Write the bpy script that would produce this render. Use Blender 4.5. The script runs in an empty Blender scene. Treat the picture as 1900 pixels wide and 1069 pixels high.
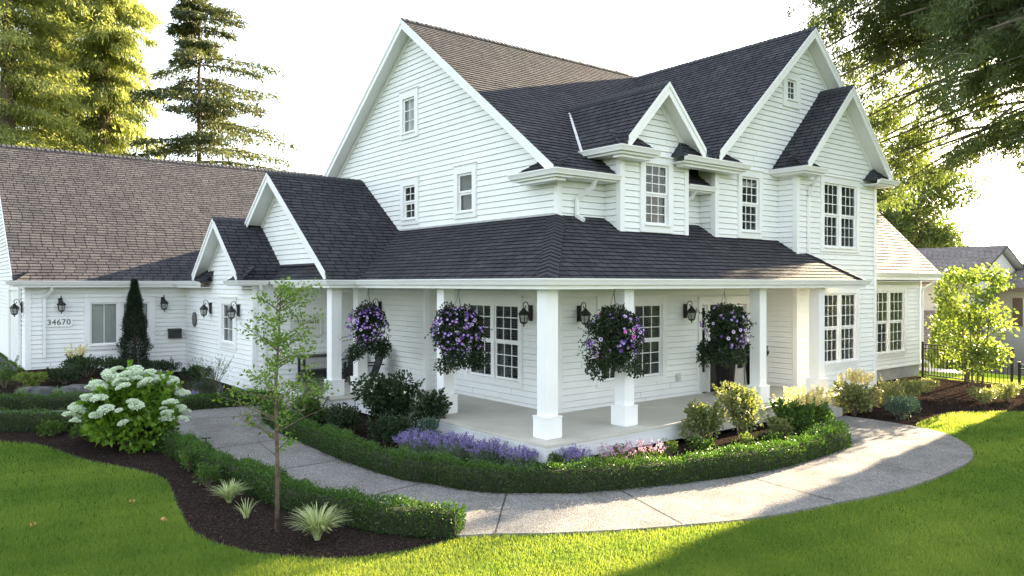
import bpy, math, random
import numpy as np
from mathutils import Vector, Matrix
random.seed(7); rng = np.random.default_rng(11)
SC = bpy.context.scene
COL = SC.collection
R = math.radians
# ------------------------------------------------------------------ camera, sky, sun, exposure
AZ = math.atan(1790/1422.0)
cd = bpy.data.cameras.new('camera'); cam = bpy.data.objects.new('camera', cd); COL.objects.link(cam)
cam.location = (-8.40, -9.66, 3.15); cam.rotation_euler = (R(90), 0, AZ-R(90))
cd.sensor_width = 36.0; cd.lens = 1422/1900*36; cd.shift_y = -7.5/1900; cd.clip_end = 3000; cd.clip_start = 0.1
SC.camera = cam
SX, SY, SZ = 1.0, 0.098, 0.283            # direction towards the sun
w = bpy.data.worlds.new('World'); SC.world = w; w.use_nodes = True
nt = w.node_tree; bg = nt.nodes['Background']
sky = nt.nodes.new('ShaderNodeTexSky'); sky.sky_type = 'NISHITA'; sky.sun_disc = False
sky.sun_elevation = math.atan2(SZ, math.hypot(SX, SY)); sky.sun_rotation = math.atan2(SX, SY)
sky.air_density = 1.0; sky.dust_density = 1.5; sky.ozone_density = 1.0
hsv = nt.nodes.new('ShaderNodeHueSaturation'); hsv.inputs['Saturation'].default_value = 0.6   # thin white cloud veil
veil = nt.nodes.new('ShaderNodeMix'); veil.data_type = 'RGBA'; veil.blend_type = 'ADD'; veil.inputs[0].default_value = 1.0
veil.inputs[7].default_value = (1.05, 1.05, 1.02, 1)            # bright milky haze over the whole sky
nt.links.new(sky.outputs[0], hsv.inputs['Color']); nt.links.new(hsv.outputs[0], veil.inputs[6]); nt.links.new(veil.outputs[2], bg.inputs[0])
bg.inputs[1].default_value = 0.055
sl = bpy.data.lights.new('sun', 'SUN'); so = bpy.data.objects.new('sun', sl); COL.objects.link(so)
sl.energy = 5.0; sl.angle = R(0.5); sl.color = (1.0, 0.80, 0.53)
so.rotation_euler = Vector((-SX, -SY, -SZ)).to_track_quat('-Z', 'Y').to_euler(); so.location = (30, 0, 30)
SC.view_settings.view_transform = 'Standard'; SC.view_settings.look = 'None'
SC.view_settings.exposure = 3.38; SC.view_settings.gamma = 1.0
SC.cycles.max_bounces = 10; SC.cycles.diffuse_bounces = 7; SC.cycles.glossy_bounces = 3
SC.cycles.transmission_bounces = 4; SC.cycles.transparent_max_bounces = 8
SC.cycles.use_denoising = True; SC.cycles.caustics_reflective = False; SC.cycles.caustics_refractive = False
SC.cycles.sample_clamp_indirect = 6.0

# ------------------------------------------------------------------ object helpers
def tag(o, label=None, cat=None, group=None, kind=None):
    for k, v in (('label', label), ('category', cat), ('group', group), ('kind', kind)):
        if v: o[k] = v
    return o
def empty(name, loc=(0, 0, 0), rz=0.0, label=None, cat=None, group=None):
    o = bpy.data.objects.new(name, None); COL.objects.link(o); o.location = loc; o.rotation_euler = (0, 0, rz)
    o.empty_display_size = 0.2
    return tag(o, label, cat, group)
def link(name, me, parent=None, loc=(0, 0, 0)):
    o = bpy.data.objects.new(name, me); COL.objects.link(o); o.location = loc
    if parent: o.parent = parent
    return o
def copy_tree(o, parent=None):
    c = o.copy(); COL.objects.link(c)
    if parent: c.parent = parent
    for ch in list(o.children): copy_tree(ch, c)
    return c
def V3(p): return Vector(p)

class MB:
    def __init__(s): s.v = []; s.f = []; s.m = []; s.uv = []
    def face(s, pts, m=0, uv=None):
        b = len(s.v); s.v += [tuple(p) for p in pts]; s.f.append(tuple(range(b, b+len(pts)))); s.m.append(m)
        s.uv += (uv if uv else [(0.0, 0.0)]*len(pts))
    def hexa(s, p, m=0):       # 8 points: bottom 4 ccw, top 4 ccw
        for q in ((3, 2, 1, 0), (4, 5, 6, 7), (0, 1, 5, 4), (1, 2, 6, 5), (2, 3, 7, 6), (3, 0, 4, 7)):
            s.face([p[i] for i in q], m)
    def box(s, a, b, m=0):
        x0, y0, z0 = a; x1, y1, z1 = b
        s.hexa([(x0, y0, z0), (x1, y0, z0), (x1, y1, z0), (x0, y1, z0), (x0, y0, z1), (x1, y0, z1), (x1, y1, z1), (x0, y1, z1)], m)
    def fbox(s, fr, a, b, m=0):   # box in a wall frame fr=(O,U,V,N): a,b = (u,v,n)
        O, U, V, N = fr; P = lambda u, v, n: tuple(O+U*u+V*v+N*n)
        u0, v0, n0 = a; u1, v1, n1 = b
        s.hexa([P(u0, v0, n0), P(u1, v0, n0), P(u1, v0, n1), P(u0, v0, n1), P(u0, v1, n0), P(u1, v1, n0), P(u1, v1, n1), P(u0, v1, n1)], m)
    def beam(s, p0, p1, up, w, h, m=0):     # bar from p0 to p1; p on the top centre line
        p0 = V3(p0); p1 = V3(p1); d = (p1-p0).normalized(); up = V3(up); sd = d.cross(up).normalized(); up = sd.cross(d).normalized()
        a = sd*(w/2); c = up*h
        s.hexa([p0-a-c, p0+a-c, p1+a-c, p1-a-c, p0-a, p0+a, p1+a, p1-a], m)
    def tube(s, path, r, n=8, m=0, cap=True):
        path = [V3(p) for p in path]; k = len(path); rr = r if isinstance(r, (list, tuple)) else [r]*k
        b = len(s.v); prev = None
        for i, p in enumerate(path):
            d = (path[min(i+1, k-1)]-path[max(i-1, 0)]).normalized()
            if prev is None:
                a = d.orthogonal().normalized()
            else:
                a = (prev-d*prev.dot(d)); a = a.normalized() if a.length > 1e-6 else d.orthogonal().normalized()
            prev = a; c = d.cross(a)
            for j in range(n):
                t = 2*math.pi*j/n; s.v.append(tuple(p+(a*math.cos(t)+c*math.sin(t))*rr[i]))
        for i in range(k-1):
            for j in range(n):
                q = (b+i*n+j, b+i*n+(j+1) % n, b+(i+1)*n+(j+1) % n, b+(i+1)*n+j)
                s.f.append(q); s.m.append(m); s.uv += [(0, 0)]*4
        if cap:
            s.f.append(tuple(b+j for j in reversed(range(n)))); s.m.append(m); s.uv += [(0, 0)]*n
            s.f.append(tuple(b+(k-1)*n+j for j in range(n))); s.m.append(m); s.uv += [(0, 0)]*n
    def lathe(s, prof, n=12, c=(0, 0, 0), m=0, rot=0.0):
        b = len(s.v)
        for r, z in prof:
            for j in range(n):
                t = 2*math.pi*j/n+rot; s.v.append((c[0]+r*math.cos(t), c[1]+r*math.sin(t), c[2]+z))
        for i in range(len(prof)-1):
            for j in range(n):
                s.f.append((b+i*n+j, b+i*n+(j+1) % n, b+(i+1)*n+(j+1) % n, b+(i+1)*n+j)); s.m.append(m); s.uv += [(0, 0)]*4
    def build(s, name, mats, parent=None, smooth=False, loc=(0, 0, 0)):
        me = bpy.data.meshes.new(name); me.from_pydata(s.v, [], s.f)
        for mt in (mats if isinstance(mats, (list, tuple)) else [mats]): me.materials.append(mt)
        me.polygons.foreach_set('material_index', s.m)
        ul = me.uv_layers.new(name='UVMap'); ul.data.foreach_set('uv', np.array(s.uv, dtype=np.float32).ravel())
        if smooth: me.polygons.foreach_set('use_smooth', [True]*len(s.f))
        me.update()
        return link(name, me, parent, loc)

# ------------------------------------------------------------------ materials
def mat(name):
    m = bpy.data.materials.new(name); m.use_nodes = True; t = m.node_tree
    return m, t, t.nodes['Principled BSDF'], t.nodes['Material Output']
def nd(t, ty, **kw):
    n = t.nodes.new(ty)
    for k, v in kw.items():
        if k in n.inputs: n.inputs[k].default_value = v
        else: setattr(n, k, v)
    return n
def ramp(t, stops):
    r = t.nodes.new('ShaderNodeValToRGB'); e = r.color_ramp.elements
    while len(e) < len(stops): e.new(0.5)
    for i, (p, c) in enumerate(stops): e[i].position = p; e[i].color = (*c, 1)
    return r
def noisy(name, c1, c2, scale=4.0, rough=0.7, bump=0.0, bscale=60.0, detail=6.0, spec=0.3):
    m, t, p, o = mat(name); tc = nd(t, 'ShaderNodeTexCoord')
    n = nd(t, 'ShaderNodeTexNoise', Scale=scale, Detail=detail); t.links.new(tc.outputs['Object'], n.inputs['Vector'])
    r = ramp(t, [(0.35, c1), (0.65, c2)]); t.links.new(n.outputs['Fac'], r.inputs[0]); t.links.new(r.outputs[0], p.inputs['Base Color'])
    p.inputs['Roughness'].default_value = rough; p.inputs['Specular IOR Level'].default_value = spec
    if bump:
        n2 = nd(t, 'ShaderNodeTexNoise', Scale=bscale, Detail=4.0); t.links.new(tc.outputs['Object'], n2.inputs['Vector'])
        b = nd(t, 'ShaderNodeBump', Strength=bump, Distance=0.02); t.links.new(n2.outputs['Fac'], b.inputs['Height']); t.links.new(b.outputs[0], p.inputs['Normal'])
    return m
def shingle(name, c1, c2, slot=(0.010, 0.010, 0.011), wdt=0.305, hgt=0.15):
    m, t, p, o = mat(name); uv = nd(t, 'ShaderNodeUVMap')
    b = nd(t, 'ShaderNodeTexBrick', offset=0.0, squash=1.0, Scale=1.0)
    b.inputs['Color1'].default_value = (*c1, 1); b.inputs['Color2'].default_value = (*c2, 1); b.inputs['Mortar'].default_value = (*slot, 1)
    b.inputs['Mortar Size'].default_value = 0.014; b.inputs['Mortar Smooth'].default_value = 0.1; b.inputs['Bias'].default_value = 0.0
    b.inputs['Brick Width'].default_value = wdt; b.inputs['Row Height'].default_value = 50.0
    t.links.new(uv.outputs[0], b.inputs['Vector'])
    g = nd(t, 'ShaderNodeTexNoise', Scale=160.0, Detail=2.0); tc = nd(t, 'ShaderNodeTexCoord'); t.links.new(tc.outputs['Object'], g.inputs['Vector'])
    g2 = nd(t, 'ShaderNodeTexNoise', Scale=1.3, Detail=4.0); t.links.new(tc.outputs['Object'], g2.inputs['Vector'])
    mx = nd(t, 'ShaderNodeMix', data_type='RGBA', blend_type='MULTIPLY'); mx.inputs[0].default_value = 1.0
    rr = ramp(t, [(0.3, (0.62, 0.62, 0.62)), (0.7, (1.35, 1.35, 1.35))]); t.links.new(g.outputs['Fac'], rr.inputs[0])
    r2 = ramp(t, [(0.3, (0.82, 0.82, 0.84)), (0.7, (1.15, 1.13, 1.1))]); t.links.new(g2.outputs['Fac'], r2.inputs[0])
    mx2 = nd(t, 'ShaderNodeMix', data_type='RGBA', blend_type='MULTIPLY'); mx2.inputs[0].default_value = 1.0
    t.links.new(b.outputs['Color'], mx.inputs[6]); t.links.new(rr.outputs[0], mx.inputs[7])
    t.links.new(mx.outputs[2], mx2.inputs[6]); t.links.new(r2.outputs[0], mx2.inputs[7]); t.links.new(mx2.outputs[2], p.inputs['Base Color'])
    p.inputs['Roughness'].default_value = 0.8; p.inputs['Specular IOR Level'].default_value = 0.12
    bm = nd(t, 'ShaderNodeBump', Strength=1.0, Distance=0.010); t.links.new(g.outputs['Fac'], bm.inputs['Height']); t.links.new(bm.outputs[0], p.inputs['Normal'])
    return m
def leafm(name, c1, c2, trans=0.35, tc=None, rough=0.5, spec=0.3):
    m, t, p, o = mat(name)
    at = nd(t, 'ShaderNodeAttribute', attribute_name='tint'); r = ramp(t, [(0.0, c1), (1.0, c2)])
    t.links.new(at.outputs['Fac'], r.inputs[0]); t.links.new(r.outputs[0], p.inputs['Base Color'])
    p.inputs['Roughness'].default_value = rough; p.inputs['Specular IOR Level'].default_value = spec
    tr = nd(t, 'ShaderNodeBsdfTranslucent')
    if tc is None: tc = (1.7, 1.6, 0.7)
    mx = nd(t, 'ShaderNodeMix', data_type='RGBA', blend_type='MULTIPLY'); mx.inputs[0].default_value = 1.0
    t.links.new(r.outputs[0], mx.inputs[6]); mx.inputs[7].default_value = (*tc, 1); t.links.new(mx.outputs[2], tr.inputs[0])
    ms = nd(t, 'ShaderNodeMixShader'); ms.inputs[0].default_value = trans
    t.links.new(p.outputs[0], ms.inputs[1]); t.links.new(tr.outputs[0], ms.inputs[2]); t.links.new(ms.outputs[0], o.inputs[0])
    return m
M = {}
M['siding'] = noisy('white_siding_paint', (0.76, 0.775, 0.77), (0.81, 0.82, 0.81), 1.5, 0.55, 0.08, 40)
M['trim'] = noisy('white_trim_paint', (0.77, 0.78, 0.775), (0.81, 0.815, 0.81), 2.0, 0.45)
M['gutter'] = noisy('white_gutter_metal', (0.74, 0.75, 0.745), (0.80, 0.80, 0.79), 1.2, 0.35)
M['shingle'] = shingle('asphalt_shingle', (0.043, 0.044, 0.054), (0.068, 0.068, 0.078))
M['cap'] = noisy('shingle_cap', (0.032, 0.034, 0.041), (0.046, 0.047, 0.054), 30, 0.85, 0.3, 150)
M['flash'] = noisy('painted_flashing', (0.45, 0.46, 0.48), (0.6, 0.6, 0.6), 5, 0.4)
M['black'] = noisy('black_metal', (0.012, 0.012, 0.012), (0.02, 0.02, 0.02), 20, 0.45, spec=0.5)
M['room'] = noisy('unlit_room_dark', (0.02, 0.02, 0.022), (0.035, 0.034, 0.032), 2, 0.9)  # near-black colour stands in for the shade of unlit interiors
M['blind'] = noisy('grey_blind', (0.24, 0.25, 0.25), (0.29, 0.30, 0.30), 3, 0.6)
M['blindw'] = noisy('white_blind', (0.66, 0.67, 0.66), (0.72, 0.73, 0.72), 3, 0.6)
M['deck'] = noisy('grey_deck_paint', (0.46, 0.44, 0.385), (0.54, 0.52, 0.455), 1.3, 0.6, 0.1, 30)
M['bark'] = noisy('bark', (0.07, 0.05, 0.038), (0.16, 0.12, 0.09), 9, 0.9, 0.6, 30)
M['twig'] = noisy('twig', (0.10, 0.08, 0.055), (0.17, 0.14, 0.10), 12, 0.85)
M['rock'] = noisy('basalt_rock', (0.035, 0.035, 0.038), (0.13, 0.13, 0.135), 5, 0.8, 0.6, 12)
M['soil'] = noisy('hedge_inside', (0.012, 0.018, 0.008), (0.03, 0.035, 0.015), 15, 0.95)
M['pot'] = noisy('black_matte_pot', (0.008, 0.008, 0.009), (0.014, 0.014, 0.014), 8, 0.65, spec=0.2)
M['found'] = noisy('concrete_foundation', (0.30, 0.29, 0.27), (0.38, 0.37, 0.34), 3, 0.85, 0.2, 40)
def glass_mat():
    m, t, p, o = mat('window_glass'); gl = nd(t, 'ShaderNodeBsdfGlossy', Roughness=0.02); tr = nd(t, 'ShaderNodeBsdfTransparent')
    tr.inputs[0].default_value = (0.82, 0.86, 0.86, 1); fr = nd(t, 'ShaderNodeFresnel', IOR=1.52)
    ad = nd(t, 'ShaderNodeMath', operation='MULTIPLY_ADD'); ad.inputs[1].default_value = 0.8; ad.inputs[2].default_value = 0.0
    n = nd(t, 'ShaderNodeTexNoise', Scale=1.6); tc = nd(t, 'ShaderNodeTexCoord'); t.links.new(tc.outputs['Object'], n.inputs['Vector'])
    b = nd(t, 'ShaderNodeBump', Strength=0.06, Distance=0.05); t.links.new(n.outputs['Fac'], b.inputs['Height']); t.links.new(b.outputs[0], gl.inputs['Normal'])
    t.links.new(fr.outputs[0], ad.inputs[0]); ms = nd(t, 'ShaderNodeMixShader'); t.links.new(ad.outputs[0], ms.inputs[0])
    t.links.new(tr.outputs[0], ms.inputs[1]); t.links.new(gl.outputs[0], ms.inputs[2]); t.links.new(ms.outputs[0], o.inputs[0]); return m
M['glass'] = glass_mat()
def aggregate():
    m, t, p, o = mat('exposed_aggregate'); tc = nd(t, 'ShaderNodeTexCoord')
    v = nd(t, 'ShaderNodeTexVoronoi', Scale=70.0); t.links.new(tc.outputs['Object'], v.inputs['Vector'])
    r = ramp(t, [(0.0, (0.12, 0.115, 0.115)), (0.35, (0.185, 0.18, 0.177)), (0.75, (0.235, 0.228, 0.215)), (1.0, (0.34, 0.33, 0.31))])
    sp = nd(t, 'ShaderNodeSeparateColor'); t.links.new(v.outputs['Color'], sp.inputs[0]); t.links.new(sp.outputs[0], r.inputs[0])
    n = nd(t, 'ShaderNodeTexNoise', Scale=1.4, Detail=8.0, Roughness=.65); t.links.new(tc.outputs['Object'], n.inputs['Vector'])
    r2 = ramp(t, [(0.3, (0.70, 0.70, 0.69)), (0.5, (0.98, 0.98, 0.98)), (0.7, (1.1, 1.1, 1.1))]); t.links.new(n.outputs['Fac'], r2.inputs[0])
    mx = nd(t, 'ShaderNodeMix', data_type='RGBA', blend_type='MULTIPLY'); mx.inputs[0].default_value = 1.0
    t.links.new(r.outputs[0], mx.inputs[6]); t.links.new(r2.outputs[0], mx.inputs[7]); t.links.new(mx.outputs[2], p.inputs['Base Color'])
    p.inputs['Roughness'].default_value = 0.95; p.inputs['Specular IOR Level'].default_value = 0.03
    b = nd(t, 'ShaderNodeBump', Strength=0.7, Distance=0.006); t.links.new(v.outputs['Distance'], b.inputs['Height']); t.links.new(b.outputs[0], p.inputs['Normal'])
    return m
M['walk'] = aggregate()
M['joint'] = noisy('dark_joint', (0.02, 0.02, 0.02), (0.03, 0.03, 0.03), 10, 0.9)
M['mulch'] = noisy('bark_mulch', (0.012, 0.009, 0.008), (0.045, 0.034, 0.029), 38, 0.95, 1.0, 55, detail=8, spec=0.0)
M['lawn'] = noisy('lawn_thatch', (0.04, 0.075, 0.010), (0.07, 0.11, 0.018), 3, 0.9, 0.6, 60, spec=0.0)
M['asphalt'] = noisy('asphalt', (0.04, 0.04, 0.042), (0.06, 0.06, 0.06), 20, 0.85, 0.4, 120)
M['grass'] = leafm('grass_blade', (0.044, 0.145, 0.020), (0.170, 0.325, 0.060), 0.5, (2.6, 1.4, 1.0), 0.5, 0.25)
M['box'] = leafm('boxwood_leaf', (0.018, 0.055, 0.010), (0.065, 0.14, 0.022), 0.3, (1.8, 1.7, 0.6), 0.4, 0.4)
M['dark'] = leafm('dark_leaf', (0.012, 0.028, 0.012), (0.035, 0.065, 0.025), 0.25)
M['mid'] = leafm('mid_green_leaf', (0.03, 0.075, 0.015), (0.09, 0.16, 0.035), 0.35)
M['sap'] = leafm('sapling_leaf', (0.06, 0.14, 0.02), (0.17, 0.27, 0.05), 0.4)
M['pale'] = leafm('pale_leaf', (0.08, 0.115, 0.03), (0.27, 0.29, 0.12), 0.35, (1.4, 1.35, 0.8), .4, .5)
M['lime'] = leafm('bright_leaf', (0.085, 0.150, 0.025), (0.23, 0.29, 0.075), 0.42, (1.4, 1.35, 0.7))
M['hyd'] = leafm('hydrangea_leaf', (0.05, 0.13, 0.012), (0.17, 0.29, 0.03), 0.35, (1.5, 1.5, 0.5))
M['yew'] = leafm('yew_needle', (0.010, 0.020, 0.011), (0.024, 0.04, 0.020), 0.1)
M['grey'] = leafm('silvery_leaf', (0.12, 0.18, 0.13), (0.24, 0.31, 0.24), 0.25)
M['blue'] = leafm('bluish_leaf', (0.035, 0.075, 0.055), (0.09, 0.15, 0.12), 0.25)
M['viole'] = leafm('lavender_flower', (0.15, 0.12, 0.28), (0.31, 0.26, 0.50), 0.2, (1.2, 1.1, 1.2))
M['pinkf'] = leafm('pale_pink_flower', (0.42, 0.25, 0.36), (0.65, 0.45, 0.55), 0.3, (1.1, 1, 1.05))
M['cream'] = leafm('cream_plume', (0.50, 0.46, 0.18), (0.74, 0.68, 0.40), 0.35, (1.2, 1.1, 0.8))
M['white'] = leafm('white_floret', (0.55, 0.66, 0.48), (0.80, 0.84, 0.74), 0.2, (1, 1.05, 0.95))
M['varieg'] = leafm('variegated_blade', (0.18, 0.27, 0.07), (0.62, 0.66, 0.38), 0.3, (1.1, 1.1, 0.8))
M['conif'] = leafm('conifer_spray', (0.13, 0.175, 0.045), (0.33, 0.36, 0.12), 0.5, (1.3, 1.25, 0.8))
M['spruce'] = leafm('spruce_spray', (0.030, 0.050, 0.026), (0.11, 0.125, 0.05), 0.25, (1.5, 1.35, 0.6))
M['cedar'] = leafm('cedar_spray', (0.040, 0.068, 0.036), (0.115, 0.145, 0.062), 0.48, (1.9, 1.8, 0.6))
M['far'] = leafm('far_leaf', (0.05, 0.085, 0.025), (0.13, 0.17, 0.06), 0.35)
M['petl'] = leafm('petunia_leaf', (0.010, 0.022, 0.010), (0.032, 0.055, 0.022), 0.25, (1.6, 1.6, 0.6))
M['brown'] = noisy('dry_leaf', (0.35, 0.20, 0.07), (0.55, 0.38, 0.16), 20, 0.8)
for k, c in (('pet1', (0.085, 0.035, 0.22)), ('pet2', (0.16, 0.05, 0.25)), ('petw', (0.62, 0.50, 0.70)), ('peth', (0.75, 0.12, 0.55))):
    m, t, p, o = mat('petunia_'+k); p.inputs['Base Color'].default_value = (*c, 1); p.inputs['Roughness'].default_value = 0.6; M[k] = m
for k, c, rgh in (('plate', (0.78, 0.79, 0.78), 0.4), ('ink', (0.012, 0.018, 0.016), 0.5), ('bronze', (0.05, 0.05, 0.052), 0.5), ('bronzehi', (0.30, 0.31, 0.31), 0.5), ('signw', (0.62, 0.62, 0.58), 0.6), ('signink', (0.10, 0.11, 0.10), 0.6), ('door', (0.012, 0.012, 0.012), 0.4), ('lampglass', (0.35, 0.36, 0.34), 0.15), ('nwall', (0.55, 0.53, 0.50), 0.7), ('nbrown', (0.14, 0.10, 0.08), 0.7), ('outlet', (0.55, 0.54, 0.5), 0.5)):
    m, t, p, o = mat('paint_'+k); p.inputs['Base Color'].default_value = (*c, 1); p.inputs['Roughness'].default_value = rgh; M[k] = m
M['nroof'] = shingle('neighbour_hazed_shingle', (0.20, 0.185, 0.19), (0.26, 0.24, 0.24), (0.06, 0.055, 0.055), 0.3)  # roof colours paled to carry the distance haze
M['nroof2'] = shingle('neighbour_hazed_brown_shingle', (0.22, 0.18, 0.15), (0.28, 0.235, 0.20), (0.07, 0.055, 0.05), 0.3)  # brown roof paled in colour for haze as well

# ------------------------------------------------------------------ terrain
def sst(t):
    t = np.clip(t, 0, 1); return t*t*(3-2*t)
def hgt(x, y):
    return 0.25*sst((y-5)/7)+0.35*sst((y-11)/5)*sst((-1.5-x)/3)-3.5*sst((x-21)/15)
def H(x, y): return float(hgt(np.float64(x), np.float64(y)))
def grid_axis(lo, hi, core0, core1, step):
    a = list(np.arange(core0, core1+1e-6, step)); v = core1; d = step
    while v < hi: d *= 1.35; v += d; a.append(v)
    v = core0; d = step
    while v > lo: d *= 1.35; v -= d; a.insert(0, v)
    return np.array(a)
def build_ground():
    xs = grid_axis(-900, 900, -12, 40, 0.75); ys = grid_axis(-900, 900, -12, 30, 0.75)
    X, Y = np.meshgrid(xs, ys, indexing='ij'); Zz = hgt(X, Y)
    me = bpy.data.meshes.new('ground'); nx, ny = X.shape
    v = np.stack([X, Y, Zz], -1).reshape(-1, 3)
    f = [(i*ny+j, (i+1)*ny+j, (i+1)*ny+j+1, i*ny+j+1) for i in range(nx-1) for j in range(ny-1)]
    me.from_pydata(v.tolist(), [], f); me.materials.append(M['lawn'])
    tag(link('ground', me), kind='structure')
build_ground()
def in_poly(x, y, P):
    P = np.asarray(P); n = len(P); r = np.zeros(np.shape(x), bool); j = n-1
    for i in range(n):
        xi, yi = P[i]; xj, yj = P[j]
        c = ((yi > y) != (yj > y)) & (x < (xj-xi)*(y-yi)/(yj-yi+1e-12)+xi); r ^= c; j = i
    return r
def smooth_poly(pts, k=6, closed=False):
    pts = [np.array(p, float) for p in pts]; out = []; n = len(pts)
    for i in range(n if closed else n-1):
        p0 = pts[(i-1) % n] if closed or i > 0 else pts[0]; p1 = pts[i]; p2 = pts[(i+1) % n]; p3 = pts[(i+2) % n] if closed or i < n-2 else pts[-1]
        for j in range(k):
            t = j/k; out.append(0.5*((2*p1)+(p2-p0)*t+(2*p0-5*p1+4*p2-p3)*t*t+(3*p1-p0-3*p2+p3)*t**3))
    if not closed: out.append(pts[-1])
    return [tuple(p) for p in out]
def sheet(name, poly, dz, m, kind='structure', edge=0.0):
    """a ground sheet following the terrain, triangulated on a fine grid clipped to the polygon outline"""
    import bmesh
    from mathutils.geometry import tessellate_polygon
    bm = bmesh.new(); vs = [bm.verts.new((x, y, 0)) for x, y in poly]
    for tri in tessellate_polygon([[Vector((x, y, 0)) for x, y in poly]]):
        try: bm.faces.new([vs[k] for k in tri])
        except ValueError: pass
    xs = [p[0] for p in poly]; ys = [p[1] for p in poly]
    for ax, lo, hi in ((0, min(xs), max(xs)), (1, min(ys), max(ys))):
        c = math.floor(lo)+0.5
        while c < hi:
            co = (c, 0, 0) if ax == 0 else (0, c, 0); no = (1, 0, 0) if ax == 0 else (0, 1, 0)
            bmesh.ops.bisect_plane(bm, geom=bm.verts[:]+bm.edges[:]+bm.faces[:], plane_co=co, plane_no=no); c += 0.75
    for v in bm.verts: v.co.z = H(v.co.x, v.co.y)+dz
    bmesh.ops.recalc_face_normals(bm, faces=bm.faces[:])
    if sum(fc.normal.z for fc in bm.faces) < 0: bmesh.ops.reverse_faces(bm, faces=bm.faces[:])
    if edge:
        be = [e for e in bm.edges if e.is_boundary]
        g = bmesh.ops.extrude_edge_only(bm, edges=be)
        for v in g['geom']:
            if isinstance(v, bmesh.types.BMVert): v.co.z -= edge
    me = bpy.data.meshes.new(name); bm.to_mesh(me); bm.free(); me.materials.append(m)
    return tag(link(name, me), kind=kind)

# ------------------------------------------------------------------ clipped lap boards / shingle courses
def clip(poly, a, b, c):            # keep a*u+b*v+c >= 0
    out = []; n = len(poly)
    for i in range(n):
        p, q = poly[i], poly[(i+1) % n]; dp = a*p[0]+b*p[1]+c; dq = a*q[0]+b*q[1]+c
        if dp >= 0: out.append(p)
        if dp*dq < 0:
            t = dp/(dp-dq); out.append((p[0]+(q[0]-p[0])*t, p[1]+(q[1]-p[1])*t))
    return out
def area2(p): return abs(sum(p[i][0]*p[(i+1) % len(p)][1]-p[(i+1) % len(p)][0]*p[i][1] for i in range(len(p))))
def lap(mb, fr, poly, pitch, lip, holes=(), m=0, shift=False, base=None, gap=0.0, deep=0.0):
    O, U, V, N = fr; vmin = min(p[1] for p in poly) if base is None else base; vmax = max(p[1] for p in poly); k = 0
    while vmin+k*pitch < vmax-1e-6:
        v0 = vmin+k*pitch; v1 = v0+pitch; k += 1
        band = clip(clip(poly, 0, 1, -v0), 0, -1, v1)
        if len(band) < 3: continue
        pcs = [band]
        for (h0, h1, g0, g1) in holes:
            nx = []
            for p in pcs:
                nx.append(clip(p, -1, 0, h0)); nx.append(clip(p, 1, 0, -h1)); mid = clip(clip(p, 1, 0, -h0), -1, 0, h1)
                if len(mid) > 2: nx.append(clip(mid, 0, -1, g0)); nx.append(clip(mid, 0, 1, -g1))
            pcs = [p for p in nx if len(p) > 2 and area2(p) > 1e-6]
        if gap:
            us = [p[0] for p in band]; u = min(us)+random.uniform(.6, 3.6)
            while u < max(us)-.3:
                pcs = [c for p in pcs for c in (clip(p, -1, 0, u), clip(p, 1, 0, -(u+.005))) if len(c) > 2 and area2(c) > 1e-6]; u += 3.66
        off = random.randint(0, 200)*0.305+random.choice((0.0, 0.1, 0.15, 0.2))+random.uniform(-.02, .02) if shift else 0.0
        for p in pcs:
            if sum(p[i][0]*p[(i+1) % len(p)][1]-p[(i+1) % len(p)][0]*p[i][1] for i in range(len(p))) < 0: p = p[::-1]
            if gap:      # recess shaped under each board to darken its shade line
                for i in range(len(p)):
                    a, b = p[i], p[(i+1) % len(p)]
                    if abs(a[1]-v0) < 1e-6 and abs(b[1]-v0) < 1e-6 and abs(a[0]-b[0]) > 1e-5:
                        c = [O+U*a[0]+V*v0, O+U*b[0]+V*v0]; e = [q+V*gap for q in c]
                        mb.face([c[0]-N*deep, c[1]-N*deep, e[1]-N*deep, e[0]-N*deep], m); mb.face([c[0], c[1], c[1]-N*deep, c[0]-N*deep], m)
                        mb.face([e[0]-N*deep, e[1]-N*deep, e[1]+N*lip, e[0]+N*lip], m)
                p = clip(p, 0, 1, -(v0+gap))
                if len(p) < 3: continue
            P = [O+U*u+V*v+N*(lip*(1-(v-v0)/pitch)) for u, v in p]
            mb.face(P, m, [(u+off, v) for u, v in p])
            for i in range(len(p)):
                a, b = p[i], p[(i+1) % len(p)]
                if abs(a[1]-v0) < 1e-6 and abs(b[1]-v0) < 1e-6 and abs(a[0]-b[0]) > 1e-5:
                    A, B = P[i], P[(i+1) % len(p)]
                    mb.face([A-N*lip, B-N*lip, B, A], m, [(0.1, 0)]*4)
Zv = Vector((0, 0, 1))
def fx(c): return (Vector((c, 0, 0)), Vector((0, -1, 0)), Zv, Vector((-1, 0, 0)))     # wall facing -X, u = -y
def fy(c): return (Vector((0, c, 0)), Vector((1, 0, 0)), Zv, Vector((0, -1, 0)))      # wall facing -Y, u = x
PITCH = 0.137
house = empty('house', (0, 0, 0), 0, 'large white clapboard house with steep dark shingle gables and a wraparound porch', 'house')
def wall(fr, poly, holes=(), name='wall'):
    if fr[3].x < -0.5: poly = [(-a, b) for a, b in poly]; holes = [(-h1, -h0, g0, g1) for h0, h1, g0, g1 in holes]
    mb = MB(); lap(mb, fr, poly, PITCH, 0.020, holes, 0, base=-0.3, gap=0.013, deep=0.03)
    O, U, V, N = fr
    return mb.build(name, M['siding'], house)
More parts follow.
